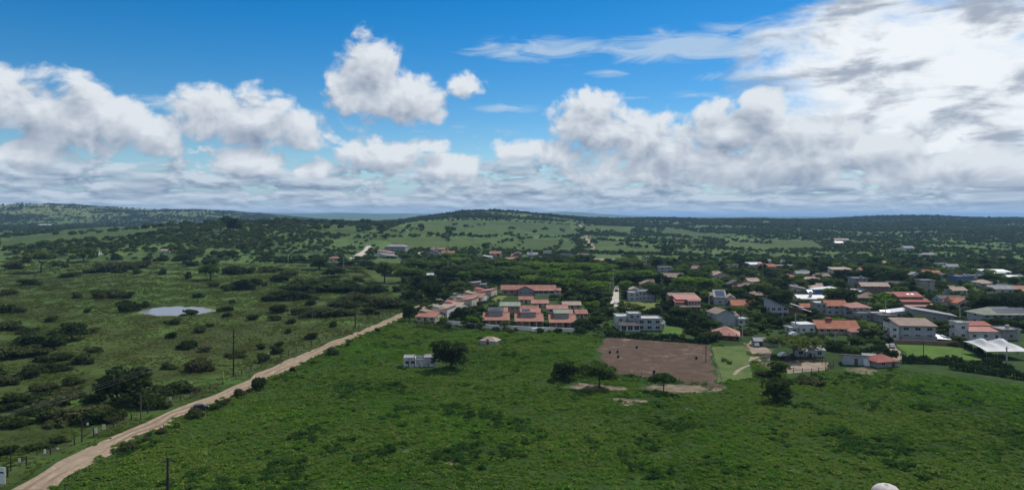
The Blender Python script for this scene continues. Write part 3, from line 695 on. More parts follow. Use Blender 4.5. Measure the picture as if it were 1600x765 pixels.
def walls(b):
    w, d, h, r = b['w'] / 2, b['d'] / 2, b['h'], b.get('rise', 0); t = b['roof']; z0 = -.6 if b.get('z', 0) == 0 else 0
    hs_ = [h] * 4                                     # front-left, front-right, back-right, back-left
    if t == 'sf': hs_ = [h, h, h + r, h + r]
    if t == 'sb': hs_ = [h + r, h + r, h, h]
    if t == 'sl': hs_ = [h + r, h, h, h + r]
    if t == 'sr': hs_ = [h, h + r, h + r, h]
    c = [(-w, -d), (w, -d), (w, d), (-w, d)]
    V = [(x, y, z0) for x, y in c] + [(x, y, q) for (x, y), q in zip(c, hs_)]
    F = [(3, 2, 1, 0), (4, 5, 6, 7), (0, 1, 5, 4), (1, 2, 6, 5), (2, 3, 7, 6), (3, 0, 4, 7)]
    if t == 'gx':
        V += [(-w, 0, h + r), (w, 0, h + r)]; F = [(3, 2, 1, 0), (0, 1, 5, 4), (2, 3, 7, 6), (1, 2, 6, 9, 5), (3, 0, 4, 8, 7), (4, 5, 9, 8), (8, 9, 6, 7)]
    if t == 'gy':
        V += [(0, -d, h + r), (0, d, h + r)]; F = [(3, 2, 1, 0), (1, 2, 6, 5), (3, 0, 4, 7), (0, 1, 5, 8, 4), (2, 3, 7, 9, 6), (5, 6, 9, 8), (7, 4, 8, 9)]
    return MB().add(V, F)
def roof_planes(b):
    w, d, h, r, o = b['w'] / 2, b['d'] / 2, b['h'], b.get('rise', 0), b.get('ov', .5); t = b['roof']; e = .03
    if t == 'gx':
        k = r / d * o; return [[(-w - o, -d - o, h - k + e), (w + o, -d - o, h - k + e), (w + o, 0, h + r + e), (-w - o, 0, h + r + e)], [(-w - o, 0, h + r + e), (w + o, 0, h + r + e), (w + o, d + o, h - k + e), (-w - o, d + o, h - k + e)]]
    if t == 'gy':
        k = r / w * o; return [[(-w - o, -d - o, h - k + e), (0, -d - o, h + r + e), (0, d + o, h + r + e), (-w - o, d + o, h - k + e)], [(0, -d - o, h + r + e), (w + o, -d - o, h - k + e), (w + o, d + o, h - k + e), (0, d + o, h + r + e)]]
    if t == 'hip':
        m_ = min(w, d); k = r / m_ * o; a = max(w - d, 0); c = max(d - w, 0); R1, R2 = (-a, -c, h + r + e), (a, c, h + r + e)
        A, B, C, D = (-w - o, -d - o, h - k + e), (w + o, -d - o, h - k + e), (w + o, d + o, h - k + e), (-w - o, d + o, h - k + e)
        if w >= d: return [[A, B, R2, R1], [B, C, R2], [C, D, R1, R2], [D, A, R1]]
        return [[A, B, R1], [B, C, R2, R1], [C, D, R2], [D, A, R1, R2]]
    if t == 'flat': return [[(-w - o, -d - o, h + .22), (w + o, -d - o, h + .22), (w + o, d + o, h + .22), (-w - o, d + o, h + .22)]]
    q = {'sf': (0, 0, r, r), 'sb': (r, r, 0, 0), 'sl': (r, 0, 0, r), 'sr': (0, r, r, 0)}[t]
    P = []
    for (sx_, sy_), z in zip(((-1, -1), (1, -1), (1, 1), (-1, 1)), q):
        sl = 0
        if t in ('sf', 'sb'): sl = (r / (2 * d)) * o * (sy_ if t == 'sf' else -sy_)
        else: sl = (r / (2 * w)) * o * (sx_ if t == 'sr' else -sx_)
        P.append((sx_ * (w + o), sy_ * (d + o), h + z + sl + e + .2))
    return [P]
def window(root, x, y, z, w, h, rz, fm):
    a, b = win_mesh(w, h, fm); o = obj('window', a, root, (x, y, z), rz); obj('pane', b, o)
def add_block(root, b):
    X, Y, Z = b.get('x', 0), b.get('y', 0) + b['d'] / 2, b.get('z', 0); w, d, h = b['w'], b['d'], b['h']; fm = b.get('fm', FRAME)
    if b.get('walls', True): walls(b).obj('wall', b['wm'], root, (X, Y, Z))
    t = b.get('t', .2); mb = MB()
    for P in roof_planes(b): mb.slab(P, t)
    ro = mb.obj('roof', b['rm'], root, (X, Y, Z))
    if b['roof'] in ('gx', 'hip') and w >= d and b['rise'] > .8:
        L = w / 2 + b.get('ov', .5) if b['roof'] == 'gx' else max(w - d, 0) / 2
        if L > .5: MB().tube([(-L, 0, h + b['rise'] + .05), (L, 0, h + b['rise'] + .05)], [.14, .14], 6).obj('ridge_cap', b['rm'], ro)
    if b['roof'] == 'flat' and b.get('parapet', 1):
        p = MB(); o_ = b.get('ov', .5) - .02; a, c = w / 2 + o_, d / 2 + o_
        for q in ((-a, a, -c, -c + .15), (-a, a, c - .15, c), (-a, -a + .15, -c + .15, c - .15), (a - .15, a, -c + .15, c - .15)): p.box(*q, h + .2, h + .62)
        p.obj('parapet', b['wm'], ro)
    nf, nl, nr_ = b.get('win', (3, 1, 1)); fl = b.get('fl', 1); ww, wh = b.get('ws', (1.5, 1.25)); fh = h / fl
    for f in range(fl):
        zc = Z + f * fh + min(1.7, fh * .58)
        for i in range(nf):
            xx = X - w / 2 + w * (i + .5) / nf
            if b.get('door') is not None and f == 0 and i == b['door']:
                dm = door_mesh(1.1, 2.1); o = obj('door', dm[0], root, (xx, Y - d / 2, Z + .02)); obj('handle', dm[1], o); continue
            window(root, xx, Y - d / 2, zc, min(ww, w / nf * .8), wh, 0, fm)
        for i in range(nl): window(root, X - w / 2, Y - d / 2 + d * (i + .5) / nl, zc, min(ww, d / nl * .7), wh, -math.pi / 2, fm)
        for i in range(nr_): window(root, X + w / 2, Y - d / 2 + d * (i + .5) / nr_, zc, min(ww, d / nr_ * .7), wh, math.pi / 2, fm)
    return ro
def porch(root, x, y, w, d, h, rise, rm, posts=4, pm=WHITE, back=True):
    """a lean-to roof on posts in front of a house; y is its back edge"""
    MB().slab([(x - w / 2, y - d, h), (x + w / 2, y - d, h), (x + w / 2, y, h + rise), (x - w / 2, y, h + rise)], .18).obj('porch_roof', rm, root)
    for i in range(posts):
        xx = x - w / 2 + .25 + (w - .5) * i / max(1, posts - 1)
        MB().box(xx - .13, xx + .13, y - d + .2, y - d + .46, -.3, h - .15).obj('porch_post', pm, root)
def panels(root, b, n, x0, pw=1.05, t0=.12, t1=.9, side='f', rows=1):
    """solar panels on the slope that faces the front (f) or the left (l)"""
    w, d, h, r = b['w'] / 2, b['d'] / 2, b['h'], b.get('rise', 0); X, Y, Z = b.get('x', 0), b.get('y', 0) + d, b.get('z', 0)
    for i in range(n):
        for j in range(rows):
            ta = t0 + (t1 - t0) * j / rows; tb = t0 + (t1 - t0) * (j + .93) / rows; a, c = x0 + i * (pw + .06), x0 + i * (pw + .06) + pw
            if b['roof'] in ('gx', 'hip'): P = [(X + a, Y - d + d * ta, Z + h + r * ta + .16), (X + c, Y - d + d * ta, Z + h + r * ta + .16), (X + c, Y - d + d * tb, Z + h + r * tb + .16), (X + a, Y - d + d * tb, Z + h + r * tb + .16)]
            elif b['roof'] == 'sf': P = [(X + a, Y - d + 2 * d * ta, Z + h + r * ta + .36), (X + c, Y - d + 2 * d * ta, Z + h + r * ta + .36), (X + c, Y - d + 2 * d * tb, Z + h + r * tb + .36), (X + a, Y - d + 2 * d * tb, Z + h + r * tb + .36)]
            else: P = [(X + a, Y - d + 2 * d * ta, Z + h + .5 + 1.2 * ta), (X + c, Y - d + 2 * d * ta, Z + h + .5 + 1.2 * ta), (X + c, Y - d + 2 * d * tb, Z + h + .5 + 1.2 * tb), (X + a, Y - d + 2 * d * tb, Z + h + .5 + 1.2 * tb)]
            MB().slab(P, .05).obj('solar_panel', PANELM, root)
def house(label, px, py, blocks, yaw=0, short=None, name='house', cat='house', group=None, hk=.85):
    x, y = G(px, py); s = y / FPX
    root = obj(name, None, None, on(x, y), math.radians(yaw)); root.empty_display_size = 1
    tag(root, label, cat, group); W = 0
    for b in blocks:
        b['w'] = b['w'] * s; b['x'] = b.get('x', 0) * s; b['h'] *= hk; b['rise'] *= hk
        if b.get('walls', True) is not None: add_block(root, b)
        W = max(W, abs(b['x']) + b['w'] / 2); KEEP.append((x + b['x'], y + b.get('y', 0) + b['d'] / 2, max(b['w'], b['d']) * .55 + 1.0)); FOOT.append((x + b['x'], y + b.get('y', 0) + b['d'] / 2, b['w'] / 2 + 1.5, b['d'] / 2 + 1.5, y))
    if short: MARKS.append((short, x, y + blocks[0]['d'] / 2))
    root['s'] = s; return root
FOOT = []
def B(w, d, h, roof='gx', rise=1.8, rm=SALMON, wm=WHITE, **k): return dict(w=w, d=d, h=h, roof=roof, rise=rise, rm=rm, wm=wm, **k)

# ---- the red-roofed compound in the middle
def villa(label, px, py, wpx, upper_rm, solar, short, dup_back=True):
    s = G(px, py)[1] / FPX; w = wpx * s
    r = house(label, px, py, [B(wpx - 1, 10, 3.3, 'gx', 1.7, SALMON, PINKW, y=4.2, win=(4, 2, 2), door=2, ov=.6),
                              B(wpx * .56, 5.0, 6.0, 'sf', .9, upper_rm, GREYW, y=5.4, x=-1, win=(3, 1, 1), ws=(1.7, 1.1), ov=.35, z=.02, nowin=1),
                              B(wpx * .4, 6.5, 5.2, 'gx', 1.5, PINK, CREAM, y=11, x=wpx * .22, win=(0, 1, 1), ov=.5, z=.01)], 0, short, hk=1.0)
    porch(r, 0, 4.2, w + .9, 4.4, 2.75, 1.0, SALMON, 5, WHITE)
    MB().box(w / 2 + .05, w / 2 + .3, -.1, 4.1, -.4, 2.7).obj('end_wall', WHITE, r)
    if solar:
        b = dict(w=wpx * .56 * s, d=5.0, h=6.0, roof='sf', rise=.9, x=-1 * s, y=5.4); panels(r, b, 4 if solar > 1 else 3, -b['w'] / 2 + .6, 1.2, .15, .85, rows=2)
    return r
villa('villa with long row of dark solar panels, leftmost of three along white wall', 775, 509, 40, DARKR, 2, 'the solar-panelled villa')
villa('pink-roofed villa with small solar array, middle of three along white wall', 827, 511, 43, SALMON, 1, 'the middle pink villa')
villa('pink-roofed villa with mossy grey upper roof, rightmost of three along white wall', 880, 513, 41, MOSSR, 0, 'the mossy-roofed villa')
r = house('villa with mossy upper roof and long pink wing, behind the three front villas', 806, 494, [B(30, 8, 6.0, 'sf', 1.0, MOSSR, PINKW, x=-9, win=(4, 1, 1), fl=2), B(30, 9, 3.4, 'gx', 2.3, SALMON, PINKW, x=20, y=1, win=(3, 1, 2))], 0, 'the rear villa')
ROWN = ['nearest the dirt road', 'second from the dirt road', 'third from the dirt road', 'fourth from the dirt road', 'fifth from the dirt road', 'farthest from the dirt road']
for i, (px, py, w, rm, wm, hh) in enumerate([(664,503,32,SALMON,CREAM,3.0),(684,496,30,PINK,WHITE,3.2),(704,488,30,TAN,WHITE,3.4),(722,480,31,PINK,CREAM,3.4),(738,472,32,SALMON,WHITE,3.4),(752,465,32,PINK,CREAM,3.4)]):
    r = house(f'pale terraced house with sloping roof in the stepped row, {ROWN[i]}', px, py, [B(w, 13, hh, 'sr' if i % 2 else 'gx', 2.2, rm, wm, win=(3, 1, 2), door=1, ov=.4, y=.4), B(w * .35, 6, hh + 1.6, 'sl', .9, [BROWN, MOSSR, RED][i % 3], wm, x=-w * .28, y=5, win=(1, 1, 0), z=.01, ov=.3)], -14, 'the stepped terrace' if i == 3 else None, 'terraced_house', group='stepped row of terraced houses')
RB = ['leftmost', 'second from left', 'middle', 'fourth from left', 'rightmost']
for i, (px, py, w, rm) in enumerate([(822,474,22,SALMON),(844,480,26,PINK),(871,489,32,PINK),(894,483,28,TAN),(909,497,18,SALMON)]):
    house(f'low pink-roofed cottage in the row behind the villas, {RB[i]}', px, py, [B(w, 7, 2.9, 'gx', 1.7, rm, CREAM, win=(3, 1, 1), door=1, ov=.4)], 4, 'the low pink cottages' if i == 2 else None, 'cottage', 'house', 'row of low pink-roofed cottages')
r = house('long clubhouse with pink tiled roof and central dark gable', 826, 461, [B(84, 9, 4.2, 'gx', 2.6, SALMON, PINKW, y=3, win=(8, 2, 2), door=3, ov=.8, ws=(2.0, 1.6)), B(22, 5, 4.6, 'gy', 2.4, RED, GREYW, x=-5, y=-1, win=(3, 1, 1), ov=.6, z=.01), B(9, 7, 3.4, 'gx', 1.2, SALMON, WHITE, x=46, y=3, win=(1, 1, 1))], 0, 'the long clubhouse', 'clubhouse', 'building')
s = r['s']; porch(r, 24 * s, 3, 34 * s, 3.2, 3.0, .5, SALMON, 5, WHITE); MB().box(10 * s, 38 * s, -.9, -.6, -.3, 1.0).obj('porch_wall', WHITE, r)
house('small pink and white gate lodge with dark windows beside the grey fence', 741, 451, [B(18, 7, 4.4, 'sr', 1.0, GREYR, PINKW, win=(2, 1, 1), fl=1, door=0), B(10, 6, 3.2, 'flat', 0, FLATR, GREYW, x=13, win=(1, 0, 1))], 0, 'the gate lodge')
# ---- houses on the right, front rows
r = house('white flat-roofed three-storey house with roof terrace behind the dark hedge', 1003, 517, [B(38, 9, 5.7, 'flat', 0, FLATR, BLUE_SHADEW, x=13, y=1.5, win=(3, 1, 2), fl=2, ov=.25, ws=(2.0, 1.4)), B(19, 7, 8.0, 'flat', 0, FLATR, BLUE_SHADEW, x=-9, y=3, win=(2, 1, 1), fl=3, ov=.2), B(30, 6, 3.4, 'hip', 1.5, DARKR, WHITE, x=-19, y=-1.5, win=(3, 1, 1), ws=(3.0, 2.2), ov=.5, fm=SIGNW), B(24, 9, 6.0, 'flat', 0, FLATR, WHITE, x=-24, y=6, win=(2, 1, 0), fl=2, z=.02, ov=.2)], 0, 'the white flat-roofed house')
s = r['s']; MB().box(32 * s, 36.5 * s, .2, 5, 2.9, 3.1).obj('balcony_floor', WHITE, r)
bb = MB(); bb.box(32 * s, 36.5 * s, .2, .3, 3.1, 4.1); bb.box(36.5 * s - .1, 36.5 * s, .3, 5, 3.1, 4.1); bb.obj('balcony_rail', SIGNW, r)
MB().box(36 * s, 37.0 * s, .2, .9, -.4, 2.9).obj('balcony_post', SIGNW, r)
r = house('white modern house with grey roof and balcony above a pale lawn', 1004, 470, [B(26, 9, 6.4, 'flat', 0, GREYR, BLUE_SHADEW, x=6, win=(4, 1, 2), fl=2, ov=.3), B(16, 8, 5.6, 'flat', 0, FLATR, BLUE_SHADEW, x=-13, y=-.8, win=(2, 1, 0), fl=2, ov=.2), B(14, 7, 7.2, 'gy', 1.2, TAN, WHITE, x=-8, y=8, win=(1, 0, 0), z=.02)], 0, 'the pale lawn house')
r = house('brown two-storey house with pink roof edge and big white-framed windows', 1074, 484, [B(36, 10, 6.6, 'sf', 1.4, PINK, BROWNW, x=2, win=(0, 1, 1), fl=2, ov=.7), B(18, 3, 6.0, 'sf', .6, PINK, PINKW, x=9, y=-2.2, win=(4, 0, 0), fl=2, ws=(1.5, 2.0), fm=SIGNW, z=.02), B(12, 4, 5.2, 'sf', 1.0, RED, PINKW, x=-14, y=-2.5, win=(1, 1, 0)), B(42, 8, 7.8, 'gx', 1.2, BROWN, BROWNW, x=0, y=11, win=(0, 0, 0), z=.01)], 0, 'the brown two-storey house')
s = r['s']; porch(r, 2 * s, -2.4, 36 * s, 3.5, 2.5, .4, BROWN, 5, CREAM)
r = house('narrow bluish house with steep roof covered in blue solar panels', 1125, 476, [B(17, 9, 5.2, 'sf', 3.2, GREYR, BLUE_SHADEW, win=(1, 1, 1)), B(13, 8, 4.4, 'gy', 2.0, TAN, WHITE, x=17, y=3, win=(1, 0, 1)), B(14, 7, 5.0, 'gx', 1.6, BROWN, BEIGE, x=-6, y=10, win=(1, 0, 0))], -12, 'the blue solar house')
s = r['s']; panels(r, dict(w=17 * s, d=9, h=5.2 * .85, roof='sf', rise=3.2 * .85), 4, -8 * s + .6, 1.2, .05, .92, rows=3)
house('single-storey house under a broad salmon tiled roof beside palms', 1163, 484, [B(35, 10, 3.2, 'gx', 2.6, ORANGE, BEIGE, win=(4, 1, 1), door=2, ov=.8)], -6, 'the broad salmon-roofed house')
house('tall plain bluish-white house with jagged brown gable roof', 1136, 509, [B(30, 10, 6.8, 'gy', 2.0, BROWN, BLUE_SHADEW, win=(0, 1, 1), fl=2, x=-2), B(18, 8, 5.2, 'gx', 1.6, BROWN, BLUE_SHADEW, x=14, y=2, win=(1, 0, 1), fl=1), B(18, 6, 3.0, 'flat', 0, METAL, WHITE, x=30, y=1, win=(2, 0, 1))], 10, 'the jagged-gabled house')
r = house('dark open barn with pink hipped roof at the edge of the mown grass', 1133, 531, [B(34, 9, 2.9, 'hip', 2.7, PINK, BROWNW, y=2, win=(2, 0, 0), ov=1.4, door=1)], -18, 'the dark barn', 'barn', 'barn')
s = r['s']; [MB().box(q * s - .12, q * s + .12, .9, 1.14, -.3, 2.6).obj('post', DWOOD, r) for q in (-17, -6, 6, 17)]
r = house('modern house with steep wing-shaped roof and glass balcony facing left', 1228, 496, [B(28, 9, 6.0, 'sl', 4.6, DARKR, BLUE_SHADEW, x=-10, win=(3, 2, 0), fl=2, ws=(2.0, 1.9), ov=.9), B(34, 8, 2.6, 'sl', 4.2, RED, BROWNW, x=14, y=2, win=(2, 0, 1), ov=.9, z=.01)], 0, 'the wing-roofed house')
s = r['s']; MB().box(-26 * s, 2 * s, -1.9, -.05, 2.8, 3.0).obj('balcony_floor', WHITE, r); MB().box(-26 * s, 2 * s, -1.9, -1.82, 3.0, 4.0).obj('balcony_rail', BLUE_SHADEW, r)
for q in (14, 27): MB().slab([(q * s - 2, -.6, 6.9 - (q - 14) * .16), (q * s + 4.2, -.6, 5.0 - (q - 14) * .16), (q * s + 4.2, 1.2, 5.2 - (q - 14) * .16), (q * s - 2, 1.2, 7.1 - (q - 14) * .16)], .15).obj('white_fascia', METAL, r)
house('two-storey house with bright orange tiled roof and white ground floor', 1303, 492, [B(30, 9, 5.8, 'gx', 2.6, ORANGE, BLUE_SHADEW, x=4, win=(3, 1, 1), fl=2, ov=.6), B(16, 10, 6.4, 'flat', 0, FLATR, GREYW, x=-18, y=1, win=(2, 2, 0), fl=2, ov=.2), B(14, 7, 4.6, 'gx', 2.0, ORANGE, WHITE, x=27, y=3, win=(1, 0, 1))], -8, 'the bright orange-roofed house')
r = house('long low house with weathered orange tile roof and chimney', 1310, 522, [B(60, 10, 3.4, 'gx', 3.0, ORANGE, CREAM, win=(6, 1, 1), door=2, ov=.9), B(20, 6, 2.6, 'hip', 1.2, SALMON, CREAM, x=22, y=-5.5, win=(0, 0, 0), ov=.5)], -4, 'the long orange-tiled house')
s = r['s']; MB().box(-12 * s, -4 * s, 4.2, 6.2, 4.2, 6.2).obj('chimney', RED, r); MB().box(-12.4 * s, -3.6 * s, 4.1, 6.3, 6.2, 6.4).obj('chimney_cap', RED, r)
house('small white cube house with flat roof left of the long orange roof', 1262, 521, [B(26, 7, 4.6, 'flat', 0, METAL, WHITE, win=(2, 1, 1), ov=.15, parapet=0), B(12, 5, 2.6, 'flat', 0, FLATR, WHITE, x=-20, y=1, win=(1, 1, 0))], 8, 'the white cube house')
house('grey-walled house with pink pyramid roof above white flat annexe', 1355, 500, [B(30, 9, 6.6, 'hip', 2.2, PINK, GREYW, x=0, y=6, win=(3, 1, 1), fl=2, ov=.8), B(22, 6, 3.6, 'flat', 0, FLATR, GREYW, x=-4, win=(2, 1, 0), ov=.2), B(24, 7, 3.4, 'flat', 0, METAL, GREYW, x=22, y=-.6, win=(2, 0, 1), ov=.3)], 0, 'the pink pyramid-roofed house')
house('two-storey house with plain brown roof between tall trees', 1368, 459, [B(40, 9, 6.2, 'gx', 2.2, TAN, BROWNW, win=(4, 1, 1), fl=2, ov=.8)], -5, 'the plain brown-roofed house')
r = house('house with three stepped red roofs and two bright skylights', 1437, 484, [B(38, 7, 7.2, 'sf', 2.0, RED, BROWNW, y=8, win=(3, 1, 1), fl=2, x=-2), B(42, 5, 4.6, 'sf', 1.2, RED, BROWNW, y=3.5, x=0, win=(3, 1, 1), z=.01), B(44, 4, 2.2, 'sf', 1.0, PINK, PINKW, x=2, win=(3, 1, 1))], -3, 'the stepped red-roofed house')
s = r['s']; [MB().slab([(q * s, 10.2, 7.12), (q * s + 1.5, 10.2, 7.12), (q * s + 1.5, 12.0, 7.55), (q * s, 12.0, 7.55)], .08).obj('skylight', SIGNW, r) for q in (-4, 3)]
house('long grey building with sloping fibre-cement roof behind the brown-roofed house', 1460, 502, [B(62, 12, 3.2, 'sl', 3.4, GREYR, GREYW, win=(3, 1, 1), ov=.6)], -14, 'the long grey building', 'building', 'building')
r = house('big white house with plain brown roof above the green lawn', 1430, 531, [B(52, 10, 6.8, 'sf', 1.8, BROWN, BLUE_SHADEW, x=4, win=(3, 2, 1), fl=2, ov=.7, ws=(2.2, 1.3)), B(14, 7, 6.2, 'sl', 1.6, METAL, WHITE, x=-31, y=-.5, win=(1, 2, 0), fl=2, z=.02, ov=.15)], -7, 'the brown-roofed white house')
s = r['s']; MB().slab([(31 * s, -1, .9), (58 * s, -1, .5), (50 * s, 6, 1.4), (31 * s, 6, 2.6)], .12).obj('pool_awning', METAL, r); MB().box(-22 * s, 30 * s, -1.2, -1.0, -.4, 1.9).obj('slatted_screen', GREYW, r)
r = house('large white villa with grey hipped roof carrying solar panels', 1572, 508, [B(70, 12, 6.2, 'hip', 3.0, MOSSR, BLUE_SHADEW, win=(6, 1, 2), fl=2, ov=.8, ws=(1.9, 1.1)), B(26, 6, 3.0, 'sf', 1.0, DARKR, BLUE_SHADEW, x=-8, y=-4, win=(3, 0, 0))], 0, 'the hipped villa')
s = r['s']; panels(r, dict(w=70 * s, d=12, h=6.2 * .85, roof='hip', rise=3.0 * .85), 9, -12 * s, 1.6, .15, .85, rows=2)
r = house('white house with pink tiled roof and square white tower', 1530, 531, [B(50, 8, 4.0, 'sf', 1.4, PINK, WHITE, x=10, win=(3, 1, 1), door=2), B(17, 6, 7.6, 'flat', 0, FLATR, WHITE, x=-22, y=1, win=(1, 1, 1), fl=2, ov=.12), B(46, 5, 5.6, 'sf', 1.0, RED, BROWNW, x=11, y=7, win=(0, 0, 0), z=.01)], -3, 'the white tower house')
# event tent
r = obj('event_tent', None, None, on(*G(1575, 562))); tag(r, 'large white canvas tent with peaked canopy at the right edge', 'tent'); s = G(1575, 562)[1] / FPX; w = 66 * s
V, F = [], []; nx, ny, dpt = 24, 10, 13.0
for j in range(ny + 1):
    for i in range(nx + 1):
        a, c = i / nx, j / ny; pk = max(math.exp(-((a - .25) / .13) ** 2), math.exp(-((a - .72) / .13) ** 2)); V.append((-w / 2 + a * w, c * dpt, 3.0 + 2.6 * c * .5 + 2.0 * pk * math.exp(-((c - .6) / .3) ** 2) + .5 * math.sin(math.pi * c)))
F = [(j * (nx + 1) + i, j * (nx + 1) + i + 1, (j + 1) * (nx + 1) + i + 1, (j + 1) * (nx + 1) + i) for j in range(ny) for i in range(nx)]
obj('canopy', mesh('canopy', V, F, plain('canvas', (.38, .39, .41), .6, .2, .3, .3), True), r)
for i in range(5):
    for yy in (.1, dpt - .1): MB().tube([(-w / 2 + w * i / 4, yy, -.3), (-w / 2 + w * i / 4, yy, 3.0 if yy < 1 else 4.2)], [.07, .07], 6).obj('pole', STEEL, r)
MARKS.append(('the white tent', r.location.x, r.location.y + 6)); FOOT.append((r.location.x, r.location.y + 6, w / 2 + 1, 8, r.location.y))
# farm sheds by the corral
r = house('long grey shed with open porch beside the corral', 1266, 557, [B(42, 6, 2.7, 'sf', 1.2, GREYR, WHITE, win=(3, 1, 1), door=1, ov=.5)], -8, 'the grey corral shed', 'shed', 'shed')
s = r['s']; porch(r, -4 * s, -.5, 16 * s, 2.6, 2.1, .3, METAL, 3, WOOD)
r = house('pale blue stable with patched brown roof beside the red-roofed shed', 1342, 570, [B(36, 5, 2.7, 'sb', 1.0, BROWN, BLUE_SHADEW, x=-4, win=(1, 1, 1), door=0, ov=.3), B(18, 5, 2.2, 'sf', .9, GREYR, BLUE_SHADEW, x=20, y=1.5, win=(0, 0, 1), ov=.4)], -16, 'the pale blue stable', 'stable', 'stable')
s = r['s']; MB().slab([(6 * s, -.7, .1), (15 * s, -1.0, .0), (15 * s, -.1, 2.2), (6 * s, -.1, 2.2)], .06).obj('leaning_sheet', METAL, r)
house('small grey shed with red pyramid roof at the end of the sheds', 1388, 573, [B(38, 7, 2.4, 'hip', 1.9, RED, STONE, win=(2, 1, 1), ov=.5, door=1)], 14, 'the red-roofed shed', 'shed', 'shed')
house('grey lean-to shed under the wide spreading tree', 1198, 541, [B(36, 5, 2.6, 'gx', 1.0, GREYR, GREYW, win=(2, 1, 1), door=0, ov=.4)], -4, 'the lean-to shed', 'shed', 'shed')
# hut and ruin in the near field
r = house('small hut with worn pale tile roof alone in the near field', 762, 538, [B(27, 5, 1.9, 'hip', 1.5, TAN, BLUE_SHADEW, win=(1, 0, 1), door=0, ov=.35)], -20, 'the tile-roofed hut', 'hut', 'hut')
r = obj('ruined_barrack', None, None, on(*G(656, 573)), math.radians(6)); tag(r, 'roofless whitewashed ruin standing beside the big dark tree', 'ruin'); s = G(656, 573)[1] / FPX; w = 50 * s; WASH = plain('flaking_whitewash', (.50, .51, .53), var=.45, scale=.9)
MARKS.append(('the roofless ruin', r.location.x, r.location.y + 2)); KEEP.append((r.location.x - 4, r.location.y + 2, 5.0)); KEEP.append((r.location.x + 4, r.location.y + 2, 5.0)); FOOT.append((r.location.x, r.location.y + 2, w / 2, 4, r.location.y))
segs = [(0, .13, 3.1), (.17, .33, 3.2), (.39, .48, 2.7), (.50, .62, 2.6), (.67, .74, 2.8), (.78, 1.0, 3.0)]
for a, c, h in segs: MB().box(-w / 2 + a * w, -w / 2 + c * w, 0, .22, -.4, h).obj('front_wall', WASH, r)
for a, c, h in ((.0, .36, 3.4), (.38, .62, 2.9), (.64, 1.0, 3.5)): MB().box(-w / 2 + a * w, -w / 2 + c * w, 4.2, 4.42, -.4, h).obj('back_wall', WASH, r)
for a in (0, .35, .63, .985): MB().box(-w / 2 + a * w, -w / 2 + a * w + .22, .24, 4.18, -.4, 3.0 + .3 * (a == 0)).obj('cross_wall', WASH, r)
for a, c in ((.13, .17), (.33, .39), (.62, .67), (.74, .78)): MB().box(-w / 2 + a * w, -w / 2 + c * w, .02, .2, 2.25, 2.6).obj('lintel', WASH, r)
for a, c in ((.02, .33), (.66, .97)): MB().slab([(-w / 2 + a * w, -.1, 3.25), (-w / 2 + c * w, -.1, 3.25), (-w / 2 + c * w, 2.6, 3.6), (-w / 2 + a * w, 2.6, 3.6)], .12).obj('roof_remnant', GREYR, r)
for a in (.05, .22, .84): MB().box(-w / 2 + a * w, -w / 2 + a * w + 1.2, -.03, .02, 1.2, 2.1).obj('window', DFRAME, r)
